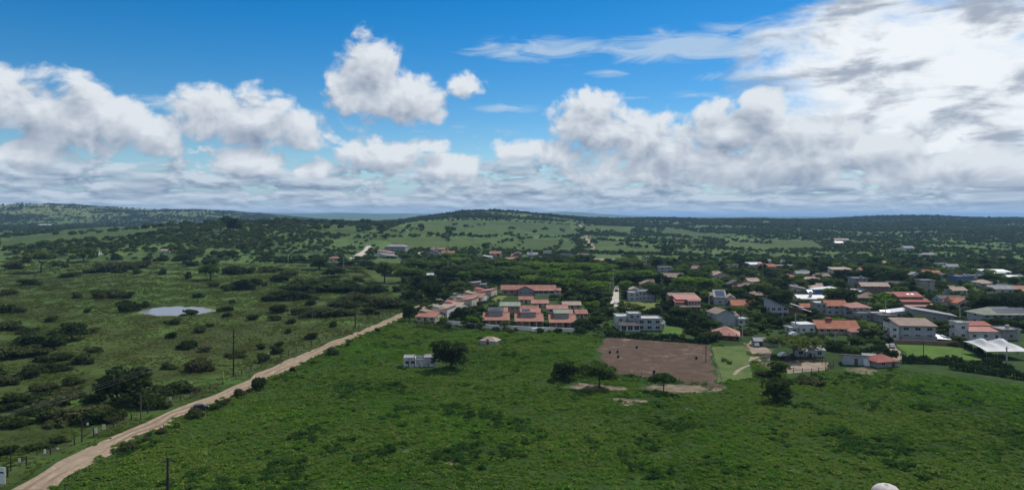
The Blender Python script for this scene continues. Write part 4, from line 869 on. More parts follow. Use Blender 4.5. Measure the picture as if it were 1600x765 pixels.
# ---- village behind
def hs1(label, px, py, w, h, roof, rise, rm, wm, d=9, yaw=0, nf=3, fl=1, short=None, **k): return house(label, px, py, [B(w, d, h, roof, rise, rm, wm, win=(nf, 1, 1), fl=fl, **k)], yaw, short)
VILL = [
 ('bungalow with long brown roof behind the bright round tree',1052,437,34,3.4,'gx',2.6,BROWN,WHITE,10,0,3,1,'the brown-roofed bungalow'),
 ('blue-grey upper house half hidden behind the brown-roofed bungalow',1040,426,20,5.5,'flat',0,GREYR,BLUE_SHADEW,8,0,2,2,None),
 ('pale gabled house with tan eaves among dark trees',1128,436,26,4.0,'gy',2.6,TAN,CREAM,9,8,2,1,'the tan-eaved gable house'),
 ('dark steep-gabled house with tan roof trim left of brown bungalow roof',1152,452,26,4.2,'gy',3.2,DARKR,BROWNW,9,0,2,1,'the dark steep-gabled house'),
 ('low house with dull reddish-brown roof behind the clipped hedge',1166,453,25,3.2,'gx',2.4,BROWN,BROWNW,8,-4,3,1,'the reddish-brown low house'),
 ('white flat-roofed house with stacked bands high among trees',1146,423,15,6.5,'flat',0,FLATR,CREAM,8,0,2,3,None),
 ('white flat-topped house at the upper edge of the village centre',1136,411,18,4.2,'flat',0,METAL,WHITE,9,0,3,1,None),
 ('pale house with bluish metal roof left of the pink wall',1182,419,24,4.2,'sf',1.6,METAL,BLUE_SHADEW,10,0,3,1,'the bluish metal-roofed house'),
 ('terracotta house with cluster of small red roofs',1200,422,26,4.2,'gx',2.4,ORANGE,PINKW,9,5,3,1,'the terracotta cluster house'),
 ('white long flat roof at the village upper edge above terracotta house',1214,412,24,3.6,'flat',0,METAL,WHITE,12,0,4,1,None),
 ('dark-walled pavilion under a broad white flat roof',1227,421,28,4.0,'flat',0,METAL,BROWNW,10,-4,4,1,'the white-topped pavilion'),
 ('grey-roofed white cottage standing right of the dark-walled pavilion',1256,432,22,3.2,'gx',2.2,GREYR,WHITE,8,0,2,1,'the grey-roofed cottage'),
 ('cottage with salmon gable roof below the grey-roofed cottage',1250,447,16,3.2,'gy',2.0,ORANGE,CREAM,8,-20,2,1,'the salmon gable cottage'),
 ('low house with pale peach roof hidden behind garden trees',1266,441,20,3.0,'gx',1.8,TAN,CREAM,8,0,2,1,None),
 ('house with pale grey shed roof above the wing-roofed house',1248,457,22,3.0,'sl',1.8,GREYR,CREAM,8,-10,2,1,None),
 ('white-roofed low house with square chimney behind the orange roofs',1270,472,44,3.0,'gx',1.4,METAL,WHITE,12,-8,3,1,'the white-roofed chimney house'),
 ('dark blue house with pale tilted roof behind the white-roofed house',1290,463,32,5.0,'sr',1.2,METAL,AZURE,9,0,3,1,'the dark blue house'),
 ('house with pale pink hip roof peeping over the dark blue house',1281,455,20,3.4,'hip',1.6,TAN,CREAM,8,0,2,1,None),
 ('white two-level terrace house with stepped pale roofs deep in trees',1316,429,30,5.2,'sf',1.4,TAN,WHITE,9,0,4,2,'the stepped pale house'),
 ('small pale house tucked above the stepped pale terrace house',1322,421,16,3.4,'gx',1.8,TAN,WHITE,7,0,2,1,None),
 ('grey modern block left of the plain brown roof',1345,447,22,6.4,'flat',0,GREYR,GREYW,9,0,2,2,'the grey modern block'),
 ('pale blue low garage below the grey modern block',1338,460,24,3.0,'flat',0,METAL,BLUE_SHADEW,8,0,2,1,None),
 ('grey thatched round-roofed hut right of pink pyramid roof',1361,470,24,2.6,'hip',3.2,BROWN,BROWNW,8,0,2,1,'the thatched hut'),
 ('orange-roofed cottage at the upper middle of the right village',1402,422,16,3.0,'hip',1.8,ORANGE,CREAM,7,0,2,1,'the orange-hipped cottage'),
 ('pale-roofed house directly left of the orange-hipped cottage',1389,414,16,3.0,'gx',1.8,TAN,WHITE,7,0,2,1,None),
 ('white house with long low pale roof right of orange-hipped cottage',1424,416,18,2.8,'sr',1.4,TAN,WHITE,7,0,2,1,None),
 ('house with salmon patchwork roofs beside the tall grey block',1458,433,26,4.0,'gx',2.4,ORANGE,CREAM,9,0,3,1,'the salmon patchwork house'),
 ('tall plain grey-green block beside slender dark cypress',1451,455,20,8.4,'flat',0,GREYR,STONE,8,0,1,3,'the tall grey-green block'),
 ('white house with grey gabled roof at the upper right of the village',1490,421,18,3.6,'gx',2.6,GREYR,WHITE,8,0,2,1,'the upper grey gable'),
 ('small white boxes of a house left of the upper grey gable',1473,416,14,3.0,'flat',0,METAL,WHITE,7,0,2,1,None),
 ('blue-painted two-storey house with grey flat roof',1507,443,26,6.2,'flat',0,GREYR,AZURE,9,0,2,2,'the blue-painted house'),
 ('white row of flat roofs left of the blue-painted house',1486,437,18,4.4,'flat',0,FLATR,WHITE,9,0,3,1,None),
 ('white flat house right of the blue-painted house',1528,436,22,3.4,'flat',0,GREYR,WHITE,9,0,3,1,None),
 ('long white-roofed pavilion at upper right near the frame edge',1560,430,38,3.4,'sf',1.4,METAL,WHITE,12,-5,4,1,'the long white pavilion'),
 ('white flat-roofed house cut by the right frame edge',1597,438,24,3.4,'flat',0,METAL,WHITE,12,0,3,1,None),
 ('white house with grey and peach roofs above the hipped villa',1566,459,34,4.0,'gx',2.4,GREYR,WHITE,9,-8,3,1,'the grey and peach house'),
 ('low house with wide pink roof at the right frame edge',1594,459,28,3.4,'gx',2.6,PINK,WHITE,9,-4,3,1,'the wide pink roof'),
 ('dark slate-roofed long house right of the stepped red roofs',1488,474,36,3.4,'gx',1.8,DARKR,BLUE_SHADEW,8,0,3,1,'the dark slate house'),
 ('house with orange and cream gables in front of the large dark tree',1508,481,32,3.6,'gy',2.4,ORANGE,CREAM,9,14,2,1,'the cream gable house'),
 ('grey water-tower-like stair block left of the hipped villa',1561,478,12,7.4,'flat',0,GREYR,STONE,6,0,1,2,None),
 ('white-awninged house below the stepped red-roofed house',1405,497,30,3.0,'sr',1.6,METAL,WHITE,9,-8,3,1,'the white-awninged house'),
 ('dark grey flat house with white canopy left of the big brown-roofed house',1388,504,22,3.6,'flat',0,DARKR,GREYW,8,0,2,1,None),
 ('grey flat annexe right of the white tower house',1580,531,28,4.6,'flat',0,GREYR,STONE,8,0,1,1,None),
 # left and centre background
 ('big house on the hill with grey hipped roof and upper veranda',617,394,34,8.0,'hip',2.4,GREYR,GREYW,11,-10,4,2,'the big house on the hill'),
 ('pink and white villa with stepped roofs left of the hilltop house',600,401,24,5.4,'sl',2.6,PINK,WHITE,9,-18,3,1,'the stepped pink villa'),
 ('grey shed-roofed outbuilding below the stepped pink villa',604,403,28,2.6,'sl',2.4,GREYR,BLUE_SHADEW,7,-25,2,1,None),
 ('small salmon-roofed cottage left of the hillside road',521,408,15,3.8,'hip',1.8,SALMON,WHITE,7,0,2,1,'the small salmon cottage'),
 ('pink-roofed house with tall white chimney beside the dark gable',684,394,22,4.4,'gx',2.0,SALMON,CREAM,8,0,2,1,'the tall-chimney house'),
 ('low pink-roofed wing right of the tall-chimney house',700,398,20,3.0,'gx',2.2,SALMON,CREAM,8,0,2,1,None),
 ('dark-gabled house left of the tall-chimney house',676,398,20,3.6,'gy',2.6,DARKR,GREYW,8,0,2,1,None),
 ('salmon-roofed two-storey house alone above the garden trees',774,402,18,5.4,'gx',2.6,SALMON,CREAM,9,0,2,2,'the lone salmon house'),
 ('white house with pale tilted roof left of the lone salmon house',761,405,14,3.0,'sl',1.6,METAL,WHITE,7,-14,1,1,None),
 ('house with tan gable and pink lower roof right of the salmon house',809,402,12,5.0,'gy',2.0,TAN,BROWNW,8,0,1,1,'the tan and pink gable house'),
 ('low pink-roofed house under the tan gable',800,408,20,3.0,'gx',1.8,PINK,CREAM,7,0,2,1,None),
 ('blue-grey house with white chimney right of the tan gable house',832,402,16,4.4,'gx',2.0,GREYR,BLUE_SHADEW,8,0,2,1,None),
 ('white cube house with tall blank wall in the background row',855,398,13,5.0,'flat',0,METAL,WHITE,8,0,1,1,'the back-row cube'),
 ('pale grey flat-roofed house in the background row',885,403,16,4.8,'flat',0,GREYR,GREYW,8,0,2,1,None),
 ('small white hut in front of the pale grey flat-roofed house',876,409,9,3.2,'flat',0,FLATR,WHITE,6,0,1,1,None),
 ('dark blue-roofed house in the background row',911,404,18,4.4,'sf',2.0,DARKR,BLUE_SHADEW,9,-8,2,1,'the dark blue-roofed house'),
 ('white house with low pink-grey roof in the background row',940,411,20,3.6,'gx',1.8,TAN,WHITE,8,0,3,1,None),
 ('long white flat-roofed house at the right end of the background row',970,411,24,4.2,'flat',0,METAL,WHITE,9,0,4,1,'the long white back-row house'),
 ('slim pale water tower standing among the trees',1008,417,5,11.0,'flat',0,FLATR,CREAM,3.4,0,1,3,None),
 ('pale shed behind the thick roadside trees',686,434,12,3.4,'flat',0,FLATR,WHITE,6,0,1,1,None),
 ('small white annexe behind the roadside trees near the pole frame',647,417,7,4.6,'flat',0,FLATR,CREAM,5,0,1,1,None),
 ('small white kiosk in the trees behind the stepped terrace',672,434,10,3.0,'gx',1.2,METAL,WHITE,5,0,1,1,None),
 ('brown-roofed house half hidden left of the pale lawn house',1014,452,24,4.6,'gy',2.4,BROWN,CREAM,8,0,1,1,None),
 ('pale long farm building far away on the left plain',68,353,20,5.0,'gx',2.5,METAL,WHITE,14,0,3,1,None),
 ('cluster of white roofs far off in the right bushland',1315,378,20,5.0,'gx',3.0,TAN,WHITE,16,-20,3,1,None),
 ('long pale roof in the far right bushland below the hill',1312,382,12,4.0,'gx',2.5,METAL,WHITE,12,0,2,1,None),
 ('grey roofs of a far farmstead in the right bushland',1421,391,16,4.5,'gx',2.6,GREYR,WHITE,12,0,2,1,None),
 ('low pale house in the open trees above the right village',1452,401,16,3.4,'gx',2.0,GREYR,WHITE,9,0,2,1,None),
 ('small white house among trees near the far left field',148,398,12,3.0,'gx',1.6,TAN,WHITE,6,0,1,1,None),
 ('small tan-roofed house right of the dark steep-gabled house',1178,444,18,3.2,'gx',2.0,TAN,CREAM,8,6,2,1,None),
 ('pale house with orange roof between the bright lime tree and solar house',1106,446,18,3.2,'gx',2.0,ORANGE,CREAM,8,0,2,1,None),
 ('dark-roofed house in the trees above the bright lime tree',1092,424,20,3.4,'gx',2.2,BROWN,WHITE,8,-6,2,1,None),
 ('low red-roofed house in the trees right of the terracotta cluster',1234,436,18,3.0,'hip',1.8,RED,CREAM,8,0,2,1,None),
 ('brown-roofed cottage between the grey-roofed cottage and stepped pale house',1288,436,20,3.2,'gx',2.2,BROWN,CREAM,8,8,2,1,None),
 ('small orange-roofed house above the plain brown roof',1352,426,16,3.2,'gx',2.0,ORANGE,WHITE,8,0,2,1,None),
 ('white gabled house left of the salmon patchwork house',1432,434,20,3.4,'gy',2.2,GREYR,WHITE,8,10,2,1,None),
 ('dark house with white front left of the tall grey-green block',1402,450,26,3.4,'gx',2.0,DARKR,WHITE,8,-6,3,1,None),
 ('tan-roofed house below the blue-painted house',1500,460,24,3.4,'gx',2.2,TAN,WHITE,8,6,3,1,None),
 ('pale hip-roofed house below the long white pavilion',1540,447,22,3.4,'hip',2.0,TAN,WHITE,8,0,2,1,None),
 ('brown gabled house right of the pink pyramid roof',1400,470,24,3.6,'gx',2.2,BROWN,BEIGE,8,6,2,1,None),
 ('red-roofed garden house left of the pink pyramid roof',1330,470,16,3.0,'gx',1.8,RED,CREAM,7,-8,2,1,None),
 ('tan hip-roofed house between solar house and palms',1188,466,22,3.4,'hip',2.0,BROWN,CREAM,8,0,2,1,None),
 ('orange-roofed small house right of the wing-roofed house',1263,487,18,3.0,'gx',1.8,ORANGE,CREAM,7,6,2,1,None),
 ('tiny white cottage on the wooded slope at left',256,395,10,3.0,'gx',1.6,TAN,WHITE,6,0,1,1,None),
]
for t in VILL:
    l, px, py, w, h, rf, ri, rm, wm, d, yw, nf, fl, sh_ = t; h0, ri0 = h, ri
    r = hs1(l, px, py, w, h, rf, ri, rm, wm, d, yw, nf, fl, sh_, door=(0 if nf > 1 else None), ws=(1.6, 1.3))
    h, ri = h0 * .85, ri0 * .85; sc_ = r['s']; i_ = VILL.index(t); W_ = w * sc_
    if 8 < w * sc_ and fl < 3 and py > 400:
        if i_ % 3 == 0: porch(r, -W_ * .1, -.05, W_ * .7, 2.6, 2.3, .4, rm, 4, wm)
        if i_ % 3 == 1: add_block(r, B(W_ * .42, d * .6, min(h, 3.0) * .9, 'gx', 1.2, [rm, BROWN, GREYR][i_ % 2], wm, x=W_ * (.6 if i_ % 2 else -.6), y=.7, win=(2, 1, 1), ov=.35))
        if i_ % 3 == 2 and rf != 'flat': add_block(r, B(W_ * .45, d * .5, h + .9, 'gx', ri * .7 + .3, [TAN, BROWN, rm][i_ % 3], wm, x=W_ * (.2 if i_ % 2 else -.2), y=d * .45, win=(2, 0, 0), ov=.35, z=.02))
    if rf == 'flat' and i_ % 2 == 0:
        tk = MB().tube([(W_ * .25, d * .6, h + .3), (W_ * .25, d * .6, h + 1.4), (W_ * .25, d * .6, h + 1.6)], [.8, .75, .4], 12).obj('water_tank', [BLUEP, CONC][i_ % 4 // 2], r)
    if 'chimney' in l: MB().box(-1.2, .2, 2.2, 3.6, h, h + ri + 2.6).obj('chimney', WHITE, r)
def boundary(label, pix, h, mat, name='boundary_wall', cat='wall', t=.2):
    """a wall along the ground, one panel per stretch, with a coping"""
    P = [Vector((*G(*p), 0)) for p in pix]; root = obj(name, None, None, on(P[0].x, P[0].y)); tag(root, label, cat); z0 = root.location.z
    for a, b in zip(P[:-1], P[1:]):
        n = max(1, int((b - a).length / 9)); 
        for i in range(n):
            p, q = a.lerp(b, i / n), a.lerp(b, (i + 1) / n); L = (q - p).length; an = math.atan2(q.y - p.y, q.x - p.x); zz = float(terr((p.x + q.x) / 2, (p.y + q.y) / 2)) - z0
            o = MB().box(.01, L - .01, -t / 2, t / 2, -.5, h).obj('wall_panel', mat, root, (p.x - P[0].x, p.y - P[0].y, zz), an)
            MB().box(0.01, L - .01, -t / 2 - .05, t / 2 + .05, h, h + .08).obj('coping', mat, o)
    return root
boundary('low white boundary wall along the field edge below the three villas', [(690,505),(724,509),(765,513),(845,517),(906,519)], 1.7, plain('white_wall', (.72, .71, .68)))
boundary('dark boundary wall with pale posts along the far side of the left pasture', [(455,410),(500,413),(540,418),(590,421)], 2.0, BROWNW)
boundary('thin grey fence wall behind the stepped terrace', [(697,470),(735,460),(775,455)], 1.6, GREYR)
boundary('dark brick wall at the top of the green lawn', [(1397,537),(1440,538),(1498,541)], 1.6, BROWNW)
boundary('pale garden wall edging the pale lawn', [(968,486),(1036,488)], .9, CREAM)

# ================================================================== trees, bushes and hedges that can be told apart
for nm, p in (('the pond', (276, 487)), ('the ploughed plot', (1030, 560)), ('the green lawn', (1465, 550)), ('the paved street', (960, 465)), ('the clipped hedge', (1030, 530)), ('the corral', (1260, 573))): MARKS.append((nm, *G(*p)))
SIDE = {}
def where(x, y, marks=None):
    """say where something stands by the nearest landmark"""
    best = min(marks or MARKS, key=lambda m_: math.hypot(m_[1] - x, (m_[2] - y) * .7)); ux = x / y * FPX - best[1] / best[2] * FPX; ddy = y - best[2]
    if abs(ddy) > abs(x - best[1]) * 1.1: rel = 'behind' if ddy > 0 else 'in front of'
    else: rel = 'right of' if ux > 0 else 'left of'
    dd_ = math.hypot(x - best[1], y - best[2]); near = 'well ' if dd_ > 26 else ''
    return f'{near}{rel} {best[0]}'
KW = {'bush': 'dark thorn bush', 'round': 'rounded green tree', 'bright': 'bright green tree', 'flat': 'flat-topped tree', 'dark': 'dense dark tree', 'palm': 'slender palm tree'}
NM = {'bush': 'thorn_bush', 'round': 'round_tree', 'bright': 'bright_tree', 'flat': 'umbrella_tree', 'dark': 'dark_tree', 'palm': 'palm_tree'}
_tc = [0]; TREES = []
def tree(kind, x, y, w, h, label=None, group='trees among the houses', clear=True):
    _tc[0] += 1; pr_ = PROTO[kind][(_tc[0] * 7 + int(abs(x))) % len(PROTO[kind])]; cr, tr, pw, ph = pr_
    sx_, sz_ = w / pw, h / ph; rz = (_tc[0] * 2.399) % 6.283
    if kind == 'bush':
        o = obj(NM[kind], cr, None, on(x, y, -.05), rz, (sx_, sx_ * random.uniform(.75, 1.0), sz_))
    else:
        o = obj(NM[kind], None, None, on(x, y), rz); o.empty_display_size = 1
        obj('fronds' if kind == 'palm' else 'crown', cr, o, sc=(sx_, sx_, sz_)); obj('trunk', tr, o, sc=(min(sx_, sz_), min(sx_, sz_), sz_))
    size = 'small ' if h < (1.5 if kind == 'bush' else 4.5) else ('large ' if h > (2.6 if kind == 'bush' else 7.5) else '')
    tag(o, label, 'bush' if kind == 'bush' else 'tree', group); TREES.append((o, label, size + KW[kind], x, y)); return o
SPOT0 = []
def tpx(kind, px, py, wpx, hpx, label=None, group='trees among the houses'):
    x, y = G(px, py); s = y / FPX; SPOT0.append((x, y, wpx * s)); return tree(kind, x, y, wpx * s, hpx * s, label, group)
# landmark trees of the near field and farmyard
for a in [('dark',705,577,60,50,'big round dark tree shading the right end of the roofless ruin','field trees'),('dark',883,592,46,29,'low dense dark bush-tree left of the two trees by the ploughed plot','field trees'),
 ('round',937,606,54,42,'open-crowned tree with bare soil beneath at left end of ploughed plot','field trees'),('flat',1037,612,44,30,'small spreading tree on bare soil below the ploughed plot','field trees'),
 ('dark',1214,628,48,40,'tall dark leafy thicket-tree in front of the corral','field trees'),('round',1217,590,32,28,'feathery dark tree rising behind the thicket-tree by the corral','field trees'),
 ('flat',1240,557,92,34,'very wide flat-topped tree shading the farmyard beside the corral','field trees'),('bush',1268,600,50,14,'low wide bush right of the thicket-tree in front of corral','field bushes'),('bush',1195,588,34,12,'low bush at the end of the footpath','field bushes'),
 ('dark',640,501,24,30,'dark tree at the bend where the dirt road meets the terrace','trees among the houses'),('dark',677,470,48,34,'large dark tree behind the lowest terraced houses','trees among the houses'),('dark',663,452,40,26,None),('round',643,441,50,24,None),('round',601,441,34,34,'tall dark tree at the right end of the left pasture','pasture trees'),
 ('dark',523,432,36,17,'squat dome-shaped bush-tree at the far end of the left pasture','pasture trees'),('dark',499,421,36,22,None),('round',329,437,30,28,'neat round tree standing alone right of the pasture hut','pasture trees'),('flat',64,425,46,34,'wide flat-topped tree near the left frame edge','pasture trees'),('flat',131,408,42,22,None),
 ('dark',365,362,30,24,'crown-shaped dark tree standing out on the wooded knoll','knoll trees'),('dark',196,630,92,62,'biggest dark dense thorn tree in the left pasture','pasture trees'),('dark',112,531,52,30,None),('dark',62,545,76,30,None),
 ('bright',1092,457,62,26,'bright lime-green domed tree behind the brown two-storey house','trees among the houses'),('round',1024,470,26,26,None),('dark',1545,492,66,36,'largest dark tree left of the hipped villa','trees among the houses'),('dark',1587,486,40,32,None),('dark',1215,485,44,38,None),('round',1195,470,40,30,None),
 ('bright',1310,474,46,24,None),('dark',1312,480,50,32,'dark bushy tree above the bright orange roof','trees among the houses'),('bright',1386,478,50,20,'bright low tree left of the stepped red roofs','trees among the houses'),('dark',1370,440,44,26,None),('dark',1400,446,40,26,None),
 ('palm',1141,506,16,28,'palm left of two in front of the jagged-gabled house','palms'),('palm',1157,506,16,27,'palm right of two in front of the jagged-gabled house','palms'),('palm',1480,528,18,22,'palm above the hedge right of the big brown-roofed house','palms'),('palm',1466,526,16,18,None),('palm',1452,448,9,20,None),('palm',788,402,9,14,None),('palm',700,388,12,16,None),
 ('round',1340,545,26,20,None),('round',1330,555,22,16,None),('dark',1300,545,40,16,None),('dark',1275,535,36,16,None),('round',1370,545,22,18,None),('dark',1440,445,24,22,None),('dark',1220,452,34,18,None),('dark',1330,436,30,16,None),('dark',1275,450,30,16,None),
 ('bush',1110,532,36,18,'dark shrub at the right end of the clipped hedge','garden shrubs'),('bush',1090,522,40,14,None),('dark',910,515,36,18,None),('dark',930,510,34,18,None),('dark',722,503,26,26,None),('dark',735,498,24,22,None),('dark',712,500,22,16,None)]: tpx(*a)
for px, py, k, w_, h_ in [(945,492,'dark',26,14),(1040,488,'dark',26,14),(1060,494,'round',26,15),(1085,502,'dark',28,14),(1100,508,'dark',26,16),(1178,502,'round',24,17),(1192,508,'dark',26,18),(1180,517,'round',24,15),(1162,522,'bush',24,11),(1215,512,'dark',28,17),(1238,516,'round',24,13),(1345,516,'round',24,15),(1352,528,'dark',26,15),(1372,530,'round',26,18),(1386,518,'dark',22,15),(1470,516,'round',26,17),(1488,522,'round',28,18),(1502,514,'dark',28,18),(1232,506,'dark',24,14),(1266,494,'dark',24,13),(1256,482,'round',26,15),(1272,482,'dark',22,13),(1335,496,'round',22,14),(1390,488,'dark',26,15),(1478,498,'dark',26,15),(1500,498,'round',26,15),(1520,498,'dark',30,17),(1500,534,'bush',26,11),(1488,540,'bush',22,10),(1582,516,'dark',30,16),(1560,518,'bush',28,10),(1046,470,'dark',22,16),(1048,482,'round',22,13),(1100,474,'dark',22,14),(1108,486,'round',22,12),(1182,484,'dark',26,16),(1192,492,'round',24,15),(1142,470,'dark',22,12),(1206,502,'dark',26,16),(1062,508,'dark',26,13),(1084,514,'dark',26,13),(1298,500,'round',18,9),(1335,508,'dark',22,13),(1250,500,'round',18,11),(1408,488,'palm',14,16),(1420,500,'round',20,10),(1545,510,'round',26,13),(1598,512,'dark',26,18),(1110,500,'dark',24,14),(1172,512,'palm',14,16),(1394,505,'round',20,11),(945,478,'round',20,15),(940,466,'dark',26,16),(978,466,'dark',18,13),(1100,462,'dark',26,14),(1036,462,'round',24,13),(801,511,'dark',11,11),(854,513,'dark',12,11),(751,508,'dark',16,14),(906,512,'dark',18,13),(800,497,'round',10,8),(855,497,'round',13,8),(842,490,'dark',12,7),(770,484,'dark',20,9),(752,490,'dark',22,12),(690,508,'bush',16,7),(742,503,'dark',20,13),(728,494,'dark',20,12),(920,492,'dark',20,13),(866,468,'dark',18,9),(890,466,'dark',22,10)]:
    tpx(k, px, py, w_, h_)
# orchard of bright trees behind the clubhouse
for px, py, k in [(800,432,'bright'),(822,436,'round'),(845,430,'bright'),(862,440,'bright'),(880,428,'bright'),(898,440,'bright'),(915,430,'bright'),(935,445,'bright'),(905,455,'round'),(930,458,'bright'),(945,432,'bright'),(965,440,'bright'),(985,445,'round'),(880,455,'bright'),(862,455,'round'),(840,447,'bright'),(775,436,'round'),(752,430,'round'),(730,432,'round'),(712,432,'dark'),(695,440,'dark'),(790,418,'bright'),(815,420,'round'),(840,416,'dark'),(870,415,'dark'),(900,420,'bright'),(930,420,'round'),(960,424,'bright'),(1000,440,'bright'),(985,425,'round'),(745,418,'bright'),(720,412,'bright'),(705,405,'bright'),(770,416,'round'),(672,420,'dark'),(655,425,'round'),(690,420,'round'),(630,420,'dark'),(620,430,'round'),(575,418,'dark'),(560,424,'round'),(545,416,'dark'),(566,408,'dark')]:
    tpx(k, px + random.uniform(-3, 3), py, random.uniform(38, 54) * (.75 if py < 425 else 1), random.uniform(17, 23) * (.52 if py < 425 else 1), None, 'trees behind the clubhouse')
# pasture bushes: column, row, width, height
BUSH = [(107,433,26,9),(44,445,30,10),(167,424,46,12),(201,419,50,14),(214,428,14,9),(254,429,14,10),(294,436,14,12),(157,465,28,12),(183,465,36,14),(201,483,26,14),(227,480,18,12),(196,487,30,14),(120,466,16,11),(136,488,14,8),(299,491,24,7),(350,486,24,9),(354,495,15,8),(362,474,10,6),(183,406,18,10),(231,407,15,9),(255,407,24,10),(282,407,30,11),(10,488,28,13),(31,488,22,10),(375,452,38,16),(369,428,36,14),(333,448,17,9),
 (457,467,60,16),(486,476,22,10),(512,452,110,15),(480,456,50,13),(545,456,50,14),(606,480,52,18),(583,457,32,15),(560,470,44,13),(512,493,60,16),(470,490,30,12),(434,488,28,11),(540,480,40,14),(643,467,30,14),(430,500,20,9),(455,505,16,8),(575,490,24,10),
 (123,655,88,26),(145,658,56,20),(56,646,42,16),(93,579,32,12),(125,567,30,16),(56,580,34,12),(82,562,46,12),(149,549,26,9),(30,556,60,16),(80,502,20,10),(261,575,25,10),(313,579,36,18),(294,545,28,13),(268,528,18,9),(313,519,22,9),(320,549,20,9),(372,558,26,12),(276,611,52,16),(238,637,42,18),(11,708,32,12),(272,506,24,9),(328,510,15,8),(395,499,20,8),(432,552,22,14),(436,540,16,8),(408,545,14,8),(412,565,20,12),(486,529,22,12),(30,628,40,15),(8,600,36,14),(70,612,36,13),(100,620,46,15),(20,640,36,12),(45,520,30,10),(10,515,36,14),(75,540,40,14),(140,520,26,9),(90,690,28,7),(60,700,34,8),(450,520,14,8),(520,510,16,8),(310,465,18,8),(420,470,24,10),(400,445,26,10),(440,440,28,11),(420,425,30,11),(455,430,24,9),(300,415,26,9),(330,412,24,9),(90,415,26,9),(20,420,26,10),(40,410,24,9),(15,460,24,9),(560,440,20,8),(620,455,20,10),(635,480,18,9),(655,488,14,9)]
for q in BUSH:
    g_ = 'thorn bushes scattered over the left pasture'; tpx('bush', q[0], q[1], q[2] * 1.0, q[3] * random.uniform(.95, 1.3), None, g_)
    if q[2] >= 24:                                     # the wider ones are thickets of two or three
        for sg in ((-1, 1) if q[2] >= 34 else (random.choice((-1, 1)),)):
            tpx('bush', q[0] + sg * q[2] * random.uniform(.42, .62), q[1] + random.uniform(-2.5, 2.5), q[2] * random.uniform(.35, .6), q[3] * random.uniform(.5, .95), None, g_)
for q in [(-20,590,60,16),(-15,660,50,16),(5,560,40,14),(40,590,40,14),(115,600,36,14),(150,625,44,14),(85,635,60,18),(25,665,50,14),(60,625,40,14)]: tpx('bush', *q, None, 'thorn bushes scattered over the left pasture')
for q in [(306,652,26,17),(336,640,20,12),(354,630,14,9),(376,618,20,14),(404,608,26,21),(440,590,9,7),(457,580,11,8),(489,568,9,7),(520,554,22,14),(543,541,9,7),(201,704,28,18),(252,676,18,10),(226,690,14,8),(348,634,16,10),(390,612,12,8),(275,668,12,7),(590,518,10,7)]:
    tpx('bush', *q, None, 'bushes along the right edge of the dirt road')
for q in [(700,512,14,9),(775,518,16,9),(845,520,14,10),(872,520,14,9),(905,520,18,12),(730,512,12,8),(800,520,12,7)]: tpx('bush', *q, None, 'shrubs against the white boundary wall')
# garden trees filling the village, kept off houses, lawns and lanes and out of the houses' view
NOGO = [GP((972,486),(1036,488),(1030,467),(974,466)), GP((1415,568),(1560,570),(1498,537),(1390,533)), GP((948,482),(972,482),(970,446),(956,446)), PLOT, GP((1118,600),(1180,592),(1170,530),(1110,538)), GP((1190,590),(1300,585),(1310,560),(1180,560)),
        GP((690,506),(906,520),(915,490),(860,470),(780,470),(700,500)), GP((775,470),(875,470),(870,452),(775,452)), GP((1036,524),(1074,524),(1062,509),(1036,507)), GP((640,500),(700,470),(760,450),(780,456),(700,490))]
def hides(x, y, w, h):
    top = HOR + (CZ - float(terr(x, y)) - h) / y * FPX; c = x / y * FPX; hw = w / 2 / y * FPX
    for fx, fy, a, b_, y0 in FOOT:
        if abs(x - fx) < a - 1 + w * .25 and abs(y - fy) < b_ - 1 + w * .25: return True
        if y < y0 and abs(c - fx / fy * FPX) < hw * .7 + a / fy * FPX * .9:
            if HOR + CZ / y0 * FPX - top > 12.0: return True
    return False
r_ = random.Random(5); n_ = 0; spots = list(SPOT0)
for _ in range(40000):
    if n_ >= 640: break
    y = r_.uniform(300, 735); x = r_.uniform(-.10 * y, .80 * y)
    if not (inpoly(np.array([x]), np.array([y]), VILLAGE)[0] or y > 560): continue
    if any(inpoly(np.array([x]), np.array([y]), P)[0] for P in NOGO): continue
    k = r_.choices(['round', 'bright', 'dark', 'flat', 'palm', 'bush'], [.34, .16, .26, .06, .06, .12])[0]; h = r_.uniform(3.4, 8.2) * (1 if y < 480 else 1.15)
    if y < 400: h *= .75
    w = h * r_.uniform(1.0, 1.5)
    if k == 'palm': w = h * .6; h *= 1.2
    if k == 'bush': h = r_.uniform(1.6, 2.8); w = h * 2
    if any(math.hypot(x - a, y - b_) < (w + c) * .27 for a, b_, c in spots) or hides(x, y, w, h): continue
    spots.append((x, y, w)); n_ += 1; tree(k, x, y, w, h)
print('garden trees', n_)
